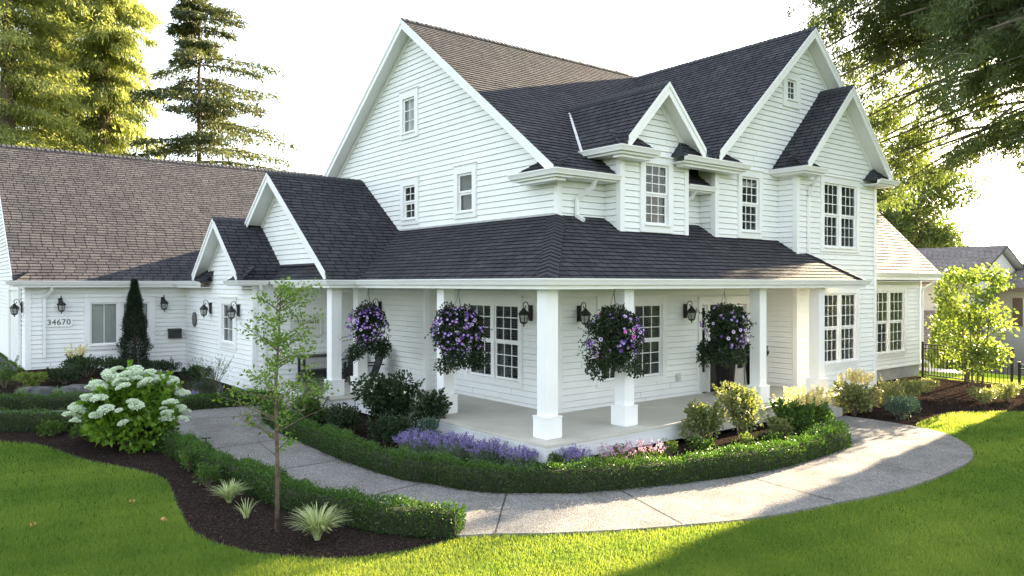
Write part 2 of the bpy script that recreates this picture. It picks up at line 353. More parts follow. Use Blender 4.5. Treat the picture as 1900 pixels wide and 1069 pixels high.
def roof(pts, name='roof', edge=0.06, parent=None, mt=None, pitch=0.15, org=None):
    P = [V3(p) for p in pts]; n = (P[1]-P[0]).cross(P[2]-P[0]).normalized()
    if n.z < 0: n = -n; P = P[::-1]
    U = Zv.cross(n).normalized(); V = n.cross(U).normalized(); O = V3(org) if org else min(P, key=lambda p: p.z)
    pl = [((p-O).dot(U), (p-O).dot(V)) for p in P]
    mb = MB(); lap(mb, (O, U, V, n), pl, pitch, 0.016, (), 0, True, base=0.0)
    Q = [p-n*edge for p in P]; mb.face(Q[::-1], 1)
    for i in range(len(P)):
        j = (i+1) % len(P); mb.face([Q[i], Q[j], P[j], P[i]], 2)
    return mb.build(name, [mt or M['shingle'], M['trim'], M['cap']], parent or house)
def caps(p0, p1, dA, dB, wd=0.17, pitch=0.15, lift=0.032, parent=None, mt=None):
    p0 = V3(p0); p1 = V3(p1); L = (p1-p0).length; d = (p1-p0)/L; dA = V3(dA).normalized(); dB = V3(dB).normalized()
    up = -(dA+dB); up = up.normalized() if up.length > 0.05 else Zv
    if up.z < 0: up = -up
    mb = MB(); n = max(1, int(L/pitch))
    for i in range(n):
        a = p0+d*(L*i/n); b = p0+d*(L*min(i+1.6, n)/n); lo = up*(lift+random.uniform(-.004, .006)); hi = up*0.008
        for s in (dA, dB):
            j = random.uniform(-.008, .008)
            q = [a+lo, a+lo+s*(wd+j), b+hi+s*(wd+j), b+hi]
            mb.face(q); mb.face([a+up*-0.01, a+s*(wd+j)+up*-0.01, q[1], q[0]]); mb.face([q[1], q[1]-up*.04, q[2]-up*.02, q[2]])
    return mb.build('ridge_cap', mt or M['cap'], parent or house)
GP = [(0.0, 0.0), (0.072, 0.0), (0.078, 0.018), (0.092, 0.05), (0.112, 0.085), (0.118, 0.092), (0.118, 0.112), (0.106, 0.112), (0.100, 0.092), (0.0, 0.09)]
def sweep(mb, path, z, prof, m=0, cap=True):     # profile (outward, z); outward is right-hand of travel
    pts = [Vector((p[0], p[1])) for p in path]; n = len(pts); rings = []
    for i, p in enumerate(pts):
        d0 = (pts[i]-pts[i-1]).normalized() if i > 0 else None; d1 = (pts[i+1]-pts[i]).normalized() if i < n-1 else None
        r = lambda d: Vector((d.y, -d.x))
        if d0 is None: o = r(d1)
        elif d1 is None: o = r(d0)
        else:
            a, b = r(d0), r(d1); o = (a+b)/(1+a.dot(b))
        rings.append([(p.x+o.x*a, p.y+o.y*a, z+b) for a, b in prof])
    k = len(prof)
    for i in range(n-1):
        for j in range(k):
            mb.face([rings[i][j], rings[i][(j+1) % k], rings[i+1][(j+1) % k], rings[i+1][j]], m)
    if cap: mb.face(rings[0][::-1], m); mb.face(rings[-1], m)
def gutter(path, z, sof=0.0, fas=0.035):
    """gutter with the fascia board under it and an optional soffit reaching back to the wall"""
    mb = MB(); sweep(mb, path, z, GP)
    o = mb.build('gutter', M['gutter'], house)
    mb = MB(); sweep(mb, path, z-fas, [(-0.03-sof, 0.0), (0.0, 0.0), (0.0, fas-0.003), (-0.03, fas-0.003), (-0.03, 0.02), (-0.03-sof, 0.02)])
    mb.build('fascia', M['trim'], house); return o
def bar(name, p0, p1, up, wd, h, mt='trim'):
    mb = MB(); mb.beam(p0, p1, up, wd, h); return mb.build(name, M[mt], house)
def rake(foot, peak, n, ov, slope_up):
    """barge board under a roof edge plus the frieze board against the wall; n = outward normal of the gable, ov = overhang"""
    f = V3(foot); p = V3(peak); n = V3(n); d = (p-f).normalized(); dn = n.cross(d).normalized()
    dn = Vector((0, 0, -1/math.hypot(d.x, d.y)*1.0))*1.0      # plumb cuts, so that both boards meet at the peak
    mb = MB()
    def plank(a, b, t0, t1, h0, h1):   # along the rake, between offsets t (inwards from front) and h (below the roof plane)
        q = [a-n*t0+dn*h1, a-n*t1+dn*h1, b-n*t1+dn*h1, b-n*t0+dn*h1, a-n*t0+dn*h0, a-n*t1+dn*h0, b-n*t1+dn*h0, b-n*t0+dn*h0]
        mb.hexa(q)
    ext = lambda h: p-d*0.0
    plank(f, p, 0.0, 0.025, 0.02, 0.20); plank(f, p, -0.022, -0.001, 0.0, 0.075)
    o = mb.build('barge_board', M['trim'], house)
    mb = MB(); plank(f+d*0.3, p, ov-0.03, ov-0.001, 0.09, 0.21); mb.build('frieze_board', M['trim'], house)
    mb = MB(); plank(f, p, 0.026, ov-0.0, 0.066, 0.085); mb.build('soffit', M['trim'], house)
    return o
def corner_board(x, y, z0, z1, sx, sy, w_=0.10):
    """vertical trim on an outside corner at (x,y); the two walls face sx*X and sy*Y"""
    mb = MB(); e = 0.028
    a = sorted((x-sx*w_, x+sx*e)); mb.box((a[0], min(y+sy*e, y+sy*0.0), z0), (a[1], max(y+sy*e, y), z1))
    b = sorted((y-sy*w_, y-sy*0.0005)); mb.box((min(x+sx*e, x), b[0], z0), (max(x+sx*e, x), b[1], z1))
    mb.build('corner_board', M['trim'], house)

def window(fr, u0, u1, z0, z1, units=1, cols=3, rows=3, double=True, cw=0.13, blind=0.5, mull=0.12, head=0.17, tilt=0.5, foot=0.13, bm='blind'):
    if fr[3].x < -0.5: u0, u1 = -u1, -u0
    mb = MB(); P = 0.055; o0, o1, p0, p1 = u0+cw, u1-cw, z0+foot, z1-head
    mb.fbox(fr, (u0, z0, -.02), (o0, z1, P)); mb.fbox(fr, (o1, z0, -.02), (u1, z1, P))
    mb.fbox(fr, (o0, p1, -.02), (o1, z1, P-.003)); mb.fbox(fr, (o0, z0, -.02), (o1, p0, P-.003))
    mb.fbox(fr, (u0-.025, z1+.001, -.02), (u1+.025, z1+.03, P+.03))
    mb.fbox(fr, (o0-.04, p0-.035, P+.001), (o1+.04, p0-.002, P+.035))
    win = mb.build('window', M['trim'], house)
    uw = (o1-o0-mull*(units-1))/units; sa = MB(); gl = MB(); bl = MB(); rv = MB()
    for i in range(units):
        a = o0+i*(uw+mull); b = a+uw
        if i: sa.fbox(fr, (a-mull+.001, p0, -.06), (a-.001, p1, .025))
        halves = [(p0, (p0+p1)/2, -.055, -.02), ((p0+p1)/2, p1, -.03, .005)] if double else [(p0, p1, -.03, .005)]
        for (q0, q1, n0, n1) in halves:
            s = 0.05
            sa.fbox(fr, (a+.002, q0+.001, n0), (a+s, q1-.001, n1)); sa.fbox(fr, (b-s, q0+.001, n0), (b-.002, q1-.001, n1))
            sa.fbox(fr, (a+s, q0+.001, n0), (b-s, q0+s, n1-.002)); sa.fbox(fr, (a+s, q1-s, n0), (b-s, q1-.001, n1-.002))
            g0, g1, h0, h1 = a+s, b-s, q0+s, q1-s; nm = (n0+n1)/2
            gl.face([tuple(fr[0]+fr[1]*u+fr[2]*v+fr[3]*nm) for u, v in ((g0, h0), (g1, h0), (g1, h1), (g0, h1))])
            for c in range(1, cols):
                u = g0+(g1-g0)*c/cols; sa.fbox(fr, (u-.010, h0, nm-.006), (u+.010, h1, nm+.010))
            for r_ in range(1, rows):
                v = h0+(h1-h0)*r_/rows; sa.fbox(fr, (g0, v-.010, nm-.007), (g1, v+.010, nm+.011))
        # jamb lining and a dark-coloured panel standing in for the unlit room
        for q in (((a-.02, p0-.02), (a, p1+.02)), ((b, p0-.02), (b+.02, p1+.02)), ((a, p1), (b, p1+.02)), ((a, p0-.02), (b, p0))):
            rv.fbox(fr, (q[0][0], q[0][1], -.40), (q[1][0], q[1][1], -.021))
        rv.face([tuple(fr[0]+fr[1]*u+fr[2]*v-fr[3]*.40) for u, v in ((a, p0), (b, p0), (b, p1), (a, p1))], 1)
        if blind:
            v = p1-.04; st = 0.042; lim = p1-(p1-p0)*blind
            while v > lim:
                c0, s0 = math.cos(tilt), math.sin(tilt); hw = 0.022; nn = -.10
                q = [fr[0]+fr[1]*u+fr[2]*(v+sg*hw*s0)+fr[3]*(nn+sg*hw*c0) for u, sg in ((a+.02, 1), (b-.02, 1), (b-.02, -1), (a+.02, -1))]
                bl.face([tuple(x) for x in q]); v -= st
            for u in (a+(b-a)*.2, a+(b-a)*.8): bl.fbox(fr, (u-.004, lim, -.118), (u+.004, p1, -.114))
    sa.build('sash', M['trim'], win); gl.build('pane', M['glass'], win); rv.build('window_reveal', [M['trim'], M['room']], win)
    if blind: bl.build('blind', M[bm], win)
    return (o0, o1, p0, p1)
def hole(u0, u1, z0, z1, cw=0.11): return (u0+cw, u1-cw, z0+cw, z1-cw)

def downspout(path):
    mb = MB(); k = len(path)
    for i in range(k-1):
        a, b = V3(path[i]), V3(path[i+1]); d = (b-a).normalized()
        up = Vector((0, -1, 0)) if abs(d.y) < 0.7 else Vector((-1, 0, 0))
        mb.beam(a-d*0.02+up*.035, b+d*0.02+up*.035, up, 0.075, 0.06)
    return mb.build('downspout', M['gutter'], house)

# ================================================================== MAIN HOUSE
MS = 0.757; XM, YM = 2.31, 2.28; RY, RZ = 8.0, 10.14
mz = lambda y: RZ-MS*abs(RY-y)
W1 = [(7.79, 8.72, 7.08, 8.37), (7.77, 8.69, 4.75, 6.0), (5.15, 6.08, 4.75, 6.04)]
WPL = (3.42, 5.62, 0.85, 2.86)
wall(fx(XM), [(YM, 0.45), (13.72, 0.45), (13.72, mz(13.72)-.09), (RY, RZ-.09), (YM, mz(YM)-.09)],
     [hole(*a) for a in W1]+[hole(*WPL)])
window(fx(XM), *W1[0], cols=2, rows=3, double=False, cw=.155, foot=.155, head=.2, blind=1.0, tilt=1.2, bm='blindw')
window(fx(XM), *W1[1], cols=2, rows=2, cw=.155, foot=.155, head=.2, blind=.9)
window(fx(XM), *W1[2], cols=1, rows=1, cw=.155, foot=.155, head=.2, blind=.0)
window(fx(XM), *WPL, units=2, cols=3, rows=3, blind=.95, tilt=.7)
WPR = (3.42, 5.70, 0.88, 2.86); DOOR = (6.93, 9.02, 0.45, 2.80)
wall(fy(YM), [(XM, 0.45), (9.66, 0.45), (9.66, 5.62), (XM, 5.62)], [hole(*WPR), (6.98, 8.97, 0.45, 2.74)])
window(fy(YM), *WPR, units=2, cols=3, rows=3, blind=.95, tilt=.7)
corner_board(XM, YM, 0.45, 5.45, -1, -1)
# main roof: front slope (notched by the front gable), back slope
z_e = mz(1.86)
ysp = 1.86+7*0.15*math.cos(math.atan(MS))
roof([(1.9, 1.86, z_e), (6.98, 1.86, z_e), (6.98, ysp-.0005, mz(ysp-.0005)), (1.9, ysp-.0005, mz(ysp-.0005))])
roof([(1.9, ysp, mz(ysp)), (14.3, ysp, mz(ysp)), (14.3, RY, RZ), (1.9, RY, RZ)])
roof([(14.3, 14.14, z_e), (1.9, 14.14, z_e), (1.9, RY, RZ), (14.3, RY, RZ)])
ns = Vector((0, -1, -MS)).normalized(); nb = Vector((0, 1, -MS)).normalized()
caps((1.9, RY, RZ+.02), (10.6, RY, RZ+.02), ns, nb)
rake((1.9, 1.95, mz(1.95)), (1.9, RY, RZ), (-1, 0, 0), 0.41, MS); rake((1.9, 14.05, mz(14.05)), (1.9, RY, RZ), (-1, 0, 0), 0.41, MS)
wall_b = MB(); wall_b.box((XM, 13.55, 0), (14.0, 13.70, 5.4)); wall_b.box((13.85, 2.3, 0), (13.99, 13.5, 5.4)); wall_b.build('wall', M['siding'], house)
g = MB(); g.face([(13.95, 1.9, 5.35), (13.95, 14.1, 5.35), (13.95, RY, RZ-.1)]); g.build('wall', M['siding'], house)
# boxed eave return at the near corner
gz = 5.37
gutter([(1.86, 3.27), (1.86, 1.84), (3.655, 1.84)], gz, 0.44)
roof([(1.86, 1.86, gz+.1), (1.86, 3.2, gz+.1), (2.31, 2.75, gz+.44), (2.31, 1.9, gz+.44)], edge=.02)
mb = MB(); mb.box((1.845, 1.825, gz-.05), (2.30, 3.2, gz-.037)); mb.box((1.92, 1.92, gz-.11), (2.2, 3.05, gz-.0505)); mb.build('soffit', M['trim'], house)
downspout([(3.0, 1.85, gz-.02), (3.0, 1.95, gz-.16), (2.80, 2.22, gz-.42), (2.80, 2.22, 4.60), (2.80, 2.02, 4.50)])
gutter([(5.94, 1.84), (6.955, 1.84)], gz, 0.44)
downspout([(6.3, 1.85, gz-.02), (6.3, 1.95, gz-.14), (6.05, 2.22, gz-.36), (6.05, 2.22, 4.62)])
mb = MB(); mb.box((2.31, 1.95, gz-.02), (6.95, 2.26, gz)); mb.build('soffit', M['trim'], house)

# ------------------------------------------------------------------ dormer
DX, DZ, DS = 4.78, 7.60, 1.04
dz = lambda x: DZ-DS*abs(DX-x)
WD = (4.28, 5.37, 4.30, 6.0)
wall(fy(1.80), [(3.68, 4.16), (5.92, 4.16), (5.92, dz(5.92)-.1), (DX, DZ-.1), (3.68, dz(3.68)-.1)], [hole(*WD)])
window(fy(1.80), *WD, cols=3, rows=3, blind=.9, cw=.16, foot=.18)
wall(fx(3.68), [(1.80, 4.2), (3.9, 4.2), (3.9, dz(3.68)-.07), (1.80, dz(3.68)-.07)])
mb = MB(); mb.box((5.90, 1.82, 4.2), (5.92, 3.9, dz(5.92)-.08)); mb.build('wall', M['siding'], house)
corner_board(3.68, 1.80, 4.16, 6.1, -1, -1, .11); corner_board(5.92, 1.80, 4.16, 6.1, 1, -1, .11)
for sx, xe in ((-1, 3.27), (1, 6.29)):
    roof([(xe, 1.38, dz(xe)), (xe, 4.9, dz(xe)), (DX, 4.9, DZ), (DX, 1.38, DZ)])
    rake((xe+sx*-.22, 1.38, dz(xe+sx*-.22)), (DX, 1.38, DZ), (0, -1, 0), 0.42, DS)
caps((DX, 1.36, DZ+.02), (DX, 4.55, DZ+.02), (-1, 0, -DS), (1, 0, -DS))
dg = dz(3.27)-.10
gutter([(3.27, 2.60), (3.27, 1.38), (4.40, 1.38)], dg, 0.42)
ret = lambda x0, x1, xa, yg, yw, z, s: roof([(x0, yg, z), (x1, yg, z), (x1, yw, z+.02), (xa, yw, z+s*(yw-yg))] if x1 > x0 else [(x1, yg, z), (x0, yg, z), (xa, yw, z+s*(yw-yg)), (x1, yw, z+.02)], edge=.015)
def eave_return(x0, x1, xa, yg, yw, z, s=0.95):
    """small hipped roof over a boxed gable return: x0 the outer eave corner, x1 the inner end, xa the apex at the wall"""
    zt = z+s*(yw-yg); f = MB()
    a, b, c, d, e = (x0, yg, z), (x1, yg, z), (x1, yw-.002, z), (xa, yw-.002, zt), (x0, yw-.002, zt)
    roof([a, b, (xa, yw-.002, zt), e], edge=.012)
    q = [b, c, d] if x1 > x0 else [c, b, d]
    f.face(q); f.build('roof', M['cap'], house)
eave_return(3.27, 4.40, 4.0, 1.38, 1.80, dg+.10); eave_return(6.29, 5.30, 5.65, 1.38, 1.80, dg+.10)
for x0, x1 in ((3.25, 4.38), (5.32, 7.68)):
    mb = MB(); mb.box((x0+.02, 1.375, dg-.05), (x1, 1.79, dg-.037)); mb.box((x0+.10, 1.46, dg-.11), (x1-.1, 1.70, dg-.0505)); mb.build('soffit', M['trim'], house)
mb = MB(); mb.box((3.27, 1.8, dg-.05), (3.67, 2.6, dg-.037)); mb.build('soffit', M['trim'], house)
for k in (0.0, 0.10):   # open valley flashing between dormer and main roof
    bar('flashing', (3.23+k, 2.53+k*.3, dz(3.27)+.02), (4.56+k*.4, 4.36+k*.3, 7.40), (-.3, -.5, .8), .06, .02, 'flash')
for k in (0.0, 0.11):
    bar('flashing', (8.60+k, 5.35+k, mz(5.35)+.05), (9.35+k, 6.15+k, mz(6.15)+.05), (-.4, -.5, .8), .06, .02, 'flash')

# ------------------------------------------------------------------ front gable
FX, FZ, FS = 10.77, 10.03, 0.90
fz = lambda x: FZ-FS*abs(FX-x)
WF = (7.86, 8.90, 4.30, 6.02); WA = (9.85, 10.66, 7.88, 8.82)
wall(fy(1.80), [(6.98, 4.1), (14.4, 4.1), (14.4, fz(14.4)-.1), (FX, FZ-.1), (6.98, fz(6.98)-.1)], [hole(*WF), hole(*WA)])
window(fy(1.80), *WF, cols=3, rows=3, blind=.9, cw=.15, foot=.18)
window(fy(1.80), *WA, cols=2, rows=3, double=False, cw=.2, foot=.2, head=.2, blind=0)
wall(fx(6.98), [(1.80, 4.1), (2.30, 4.1), (2.30, 6.3), (1.80, 6.3)])
corner_board(6.98, 1.80, 4.1, 6.0, -1, -1, .11)
xe = 6.40
roof([(xe, 1.38, fz(xe)), (xe, RY, fz(xe)), (FX, RY, FZ), (FX, 1.38, FZ)])
roof([(15.1, RY, fz(15.1)), (15.1, 1.38, fz(15.1)), (FX, 1.38, FZ), (FX, RY, FZ)])
rake((6.60, 1.38, fz(6.60)), (FX, 1.38, FZ), (0, -1, 0), 0.42, FS); rake((14.9, 1.38, fz(14.9)), (FX, 1.38, FZ), (0, -1, 0), 0.42, FS)
caps((FX, 1.36, FZ+.015), (FX, 7.95, FZ+.015), (-1, 0, -FS), (1, 0, -FS))
gutter([(6.40, 2.55), (6.40, 1.45)], fz(6.40)-.10, 0.3)
gutter([(5.30, 1.38), (7.70, 1.38)], dg, 0.42)
eave_return(6.34, 7.70, 6.95, 1.38, 1.80, dg+.10)

# ------------------------------------------------------------------ bay with its own gable, two storeys
BX, BZ, BS = 11.72, 8.50, 1.0; YB = 1.25; XB0, XB1 = 9.65, 13.80
bz = lambda x: BZ-BS*abs(BX-x)
WB = (10.75, 12.80, 4.02, 6.05); WL = (10.75, 12.80, 0.88, 3.06)
wall(fy(YB), [(XB0, 0.12), (XB1, 0.12), (XB1, bz(XB1)-.1), (BX, BZ-.1), (XB0, bz(XB0)-.1)], [hole(*WB), hole(*WL)])
window(fy(YB), *WB, units=2, cols=3, rows=3, blind=1.0, tilt=.45, cw=.16)
window(fy(YB), *WL, units=2, cols=3, rows=3, blind=1.0, tilt=.45, cw=.16)
wall(fx(XB0), [(YB, 0.45), (2.27, 0.45), (2.27, 6.3), (YB, 6.3)])
corner_board(XB0, YB, 0.45, 6.05, -1, -1); corner_board(XB1, YB, 0.12, 6.05, 1, -1)
mb = MB(); mb.box((13.78, YB+.03, 0), (13.80, 2.3, 6.3)); mb.build('wall', M['siding'], house)
for sx, xe in ((-1, 9.32), (1, 14.12)):
    roof([(xe, .83, bz(xe)), (xe, 6.0, bz(xe)), (BX, 6.0, BZ), (BX, .83, BZ)])
    rake((xe-sx*.15, .83, bz(xe-sx*.15)), (BX, .83, BZ), (0, -1, 0), 0.42, BS)
caps((BX, .81, BZ+.02), (BX, 3.4, BZ+.02), (-1, 0, -BS), (1, 0, -BS))
bg_ = bz(9.32)-.10
gutter([(9.32, 1.79), (9.32, .83), (10.25, .83)], bg_, 0.42); gutter([(13.05, .83), (14.12, .83), (14.12, 2.3)], bg_, 0.42)
eave_return(9.32, 10.25, 9.85, .83, YB, bg_+.10); eave_return(14.12, 13.05, 13.6, .83, YB, bg_+.10)
for a, b in (((9.30, .81), (10.23, 1.24)), ((13.07, .81), (14.1, 1.24)), ((9.30, 1.24), (9.64, 1.78))):
    mb = MB(); mb.box((a[0]+.02, a[1]+.015, bg_-.05), (b[0], b[1], bg_-.037)); mb.build('soffit', M['trim'], house)
downspout([(10.13, 0.95, bg_-.05), (10.13, 1.12, bg_-.30), (10.13, 1.20, bg_-.55), (10.13, 1.20, 3.95)])
bar('fascia', (13.9, 2.6, 5.2), (14.9, 2.6, 5.2), (0, 0, 1), .5, .12)

# ------------------------------------------------------------------ porch
PS = 0.627; pz = lambda d: 3.22+PS*(d-.1)
psp = .1+9*0.15*math.cos(math.atan(PS)); HX = 10.12       # where the right-hand hip of the porch roof meets the bay
roof([(.1, .1, 3.22), (10.95, .1, 3.22), (HX, 1.24, pz(1.24)), (9.64, 1.24, pz(1.24)), (9.64, 2.27, pz(2.27)), (2.27, 2.27, pz(2.27))] if False else [(.1, .1, 3.22), (10.95, .1, 3.22), (HX, psp-.0005, pz(psp-.0005)), (psp-.0005, psp-.0005, pz(psp-.0005))])
roof([(psp, psp, pz(psp)), (9.64, psp, pz(psp)), (9.64, 2.27, pz(2.27)), (2.27, 2.27, pz(2.27))])
roof([(.1, 7.6, 3.22), (.1, .1, 3.22), (2.30, 2.30, pz(2.30)), (2.30, 9.2, pz(2.30))])
mb = MB(); mb.face([(10.95, .1, 3.22), (10.95, 1.24, 3.22), (HX, 1.235, pz(1.235))]); mb.build('roof', M['shingle'], house)
hd = Vector((1, 1, PS)).normalized(); nl = Vector((-PS, 0, 1)).normalized(); nf = Vector((0, -PS, 1)).normalized()
sA = hd.cross(nl).normalized(); sA = sA if sA.y > 0 else -sA; sB = nf.cross(hd).normalized(); sB = sB if sB.x > 0 else -sB
caps((.15, .15, 3.275), (2.28, 2.28, pz(2.28)+.02), sA, sB, wd=.19, pitch=.165, lift=.055)
caps((10.97, .08, 3.215), (HX, 1.24, pz(1.24)+.01), (-1, -.3, 0), (.6, .8, -.3), wd=.13)
bar('flashing', (2.285, 2.30, pz(2.3)+.035), (2.285, 8.6, pz(2.3)+.035), (-.4, 0, .9), .06, .03, 'flash')
downlip = 3.13
mb = MB(); sweep(mb, [(-.62, 10.45), (-.62, 7.02), (.1, 7.02), (.1, .1), (10.95, .1), (10.95, 1.22)], 3.135, GP); mb.build('gutter', M['gutter'], house)
mb = MB(); sweep(mb, [(-.62, 10.45), (-.62, 7.02), (.1, 7.02), (.1, .1), (10.95, .1), (10.95, 1.22)], 3.06, [(-.04, 0), (0, 0), (0, .18), (-.04, .18)]); mb.build('fascia', M['trim'], house)
mb = MB(); mb.box((.2, .2, 3.09), (2.3, 7.1, 3.11)); mb.box((2.3, .2, 3.09), (9.64, 2.26, 3.11)); mb.box((9.64, .12, 3.09), (10.9, 1.24, 3.11)); mb.box((-.55, 7.1, 3.09), (2.3, 10.6, 3.112)); mb.build('porch_ceiling', M['trim'], house)
mb = MB(); mb.box((.36, .62, 3.065), (.56, 7.4, 3.088)); mb.box((.36, .36, 3.066), (10.6, .62, 3.0885)); mb.build('porch_beam', M['trim'], house)
# floor and skirt
mb = MB(); mb.box((.0, .0, .405), (9.62, 2.27, .45)); mb.box((0, 2.27, .4045), (2.3, 7.0, .4495)); mb.box((-.55, 7.0, .405), (2.3, 10.68, .45))
mb.build('porch_floor', M['deck'], house)
mb = MB()
for a, b in (((.035, .035, .345), (9.6, .07, .404)), ((.035, .071, .345), (.07, 7.0, .404)), ((.06, .06, .12), (9.58, .10, .344)), ((.06, .101, .12), (.10, 7.0, .344)), ((-.5, 7.03, .12), (-.47, 10.6, .404)), ((-.5, 7.02, .12), (.05, 7.05, .404))):
    mb.box(a, b)
mb.build('porch_skirt', M['trim'], house)
mb = MB(); mb.box((.3, .3, -.05), (9.5, 2.2, .12)); mb.box((.3, 2.2, -.05), (2.2, 10.5, .119)); mb.build('foundation', M['soil'], house)
def post(x, y):
    mb = MB(); mb.box((x-.13, y-.13, .84), (x+.13, y+.13, 3.085)); p = mb.build('porch_post', M['trim'], house)
    mb = MB(); mb.box((x-.18, y-.18, .462), (x+.18, y+.18, .82)); mb.box((x-.165, y-.165, .45), (x+.165, y+.165, .461)); mb.box((x-.19, y-.19, .821), (x+.19, y+.19, .842)); mb.build('post_base', M['trim'], p)
for x, y in ((.46, .49), (.50, 3.78), (2.42, .50), (6.86, .53), (9.22, .45), (-.22, 7.56), (.56, 7.72)): post(x, y)
# bump-out behind the chairs, covered entry, steps
wall(fx(2.02), [(6.98, .45), (10.68, .45), (10.68, 3.1), (6.98, 3.1)])
mb = MB(); lap(mb, fy(6.98), [(2.02, .45), (2.31, .45), (2.31, 3.1), (2.02, 3.1)], PITCH, .02, base=-.3, gap=.016, deep=.03); mb.build('wall', M['siding'], house)
corner_board(2.02, 6.98, .45, 3.08, -1, -1)
for a, b in (((-1.0, 7.75, .10), (-.56, 9.6, .28)), ((7.0, -.38, -.02), (8.9, -.01, .24))):
    mb = MB(); mb.box(a, b); mb.build('porch_step', M['found'], house)
# front door with sidelights
mb = MB(); f_ = fy(YM); u0, u1, z0, z1 = DOOR
mb.fbox(f_, (u0, z0, -.02), (u0+.11, z1, .05)); mb.fbox(f_, (u1-.11, z0, -.02), (u1, z1, .05)); mb.fbox(f_, (u0+.11, 2.63, -.02), (u1-.11, z1, .047)); mb.fbox(f_, (u0-.03, z1, -.02), (u1+.03, z1+.04, .08))
mb.fbox(f_, (7.32, z0, -.10), (7.40, 2.63, .02)); mb.fbox(f_, (8.44, z0, -.10), (8.52, 2.63, .02))
door = mb.build('door_frame', M['trim'], house)
mb = MB(); mb.fbox(f_, (7.40, z0+.01, -.09), (8.44, 2.62, -.05))
for a, b, c, d in ((7.52, .62, 7.88, 1.25), (7.96, .62, 8.32, 1.25), (7.52, 1.4, 7.88, 2.45), (7.96, 1.4, 8.32, 2.45)): mb.fbox(f_, (a, b, -.05), (c, d, -.038))
mb.build('door', M['door'], door)
for a, b in ((7.04, 7.32), (8.52, 8.91)):
    mb = MB(); mb.fbox(f_, (a, z0+.01, -.07), (b, .95, -.03)); mb.fbox(f_, (a, .95, -.07), (a+.05, 2.62, -.03)); mb.fbox(f_, (b-.05, .95, -.07), (b, 2.62, -.03))
    for v in (1.45, 2.0, 2.56): mb.fbox(f_, (a+.05, v, -.07), (b-.05, v+.05, -.032))
    mb.build('sidelight', M['trim'], door)
mb = MB()
for a, b in ((7.09, 7.27), (8.57, 8.86)): mb.face([(a, YM+.05, .95), (b, YM+.05, .95), (b, YM+.05, 2.6), (a, YM+.05, 2.6)])
mb.build('pane', M['glass'], door)
mb = MB(); mb.box((6.98, YM+.10, .45), (8.97, YM+.12, 2.75)); mb.build('door_recess', M['room'], door)  # dark sheet in place of the unlit hall
mb = MB(); mb.lathe([(0, 0), (.03, .005), (.035, .03), (.02, .05), (0, .055)], 10); mb.build('handle', M['bronzehi'], door, loc=(8.36, YM+.04, 1.4))
mb = MB(); mb.fbox(f_, (6.08, .82, .02), (6.22, 1.0, .05)); mb.fbox(f_, (6.10, .83, .051), (6.20, .92, .085)); mb.build('outlet_cover', M['outlet'], house)

# ------------------------------------------------------------------ right-hand one-storey wing
YW = 2.30; WW = (15.65, 18.0, .78, 3.08)
wall(fy(YW), [(13.75, .42), (19.15, .42), (19.15, 3.45), (13.75, 3.45)], [hole(*WW)])
window(fy(YW), *WW, units=2, cols=3, rows=3, blind=1.0, tilt=.45, cw=.16)
corner_board(19.15, YW, .42, 3.40, 1, -1)
mb = MB(); mb.box((13.8, YW+.02, -.3), (19.1, YW+.12, .40)); mb.box((19.0, YW+.13, -.3), (19.12, 9, 3.4)); mb.build('foundation', M['found'], house)
bar('water_table', (13.8, YW-.02, .43), (19.18, YW-.02, .43), (0, 0, 1), .05, .035)
WS = 1.05
roof([(13.82, 1.82, 3.50), (19.62, 1.82, 3.50), (19.62, 6.0, 3.50+WS*4.18), (13.82, 6.0, 3.50+WS*4.18)])
roof([(19.62, 10.2, 3.50), (13.82, 10.2, 3.50), (13.82, 6.0, 3.50+WS*4.18), (19.62, 6.0, 3.50+WS*4.18)])
gutter([(13.82, 1.82), (19.66, 1.82)], 3.40, .48, .12)
mb = MB(); mb.box((13.82, 1.85, 3.225), (19.6, 2.28, 3.24)); mb.build('soffit', M['trim'], house)
downspout([(19.5, 1.85, 3.38), (19.5, 2.0, 3.20), (19.08, 2.22, 2.95), (19.08, 2.22, .55), (19.3, 2.1, .40), (19.3, 2.05, .1)])

# ------------------------------------------------------------------ left cross gable over the covered entry
LY, LZ, LS = 10.95, 6.20, 0.745
lz = lambda y: LZ-LS*abs(LY-y)
XL = -.14
wall(fx(XL), [(7.5, 3.5), (14.4, 3.5), (LY, lz(LY)-.09), ] )
roof([(-.60, 7.0, lz(7.0)), (2.30, 7.0, lz(7.0)), (2.30, LY, LZ), (-.60, LY, LZ)])
roof([(2.30, 14.9, lz(14.9)), (-.60, 14.9, lz(14.9)), (-.60, LY, LZ), (2.30, LY, LZ)])
rake((-.60, 7.25, lz(7.25)), (-.60, LY, LZ), (-1, 0, 0), .46, LS); rake((-.60, 14.6, lz(14.6)), (-.60, LY, LZ), (-1, 0, 0), .46, LS)
caps((-.62, LY, LZ+.02), (2.28, LY, LZ+.02), (0, -1, -LS), (0, 1, -LS))
roof([(-.62, 7.03, 3.23), (-.62, 11.2, 3.23), (XL-.001, 11.2, 3.62), (XL-.001, 7.5, 3.62)], edge=.02)
bar('flashing', (XL-.05, 8.4, 3.66), (XL-.05, 11.0, 3.66), (-.5, 0, .8), .10, .02, 'cap')
bar('flashing', (.06, 7.1, 3.30), (1.95, 8.95, 4.50), (0, 0, 1), .07, .03, 'cap')
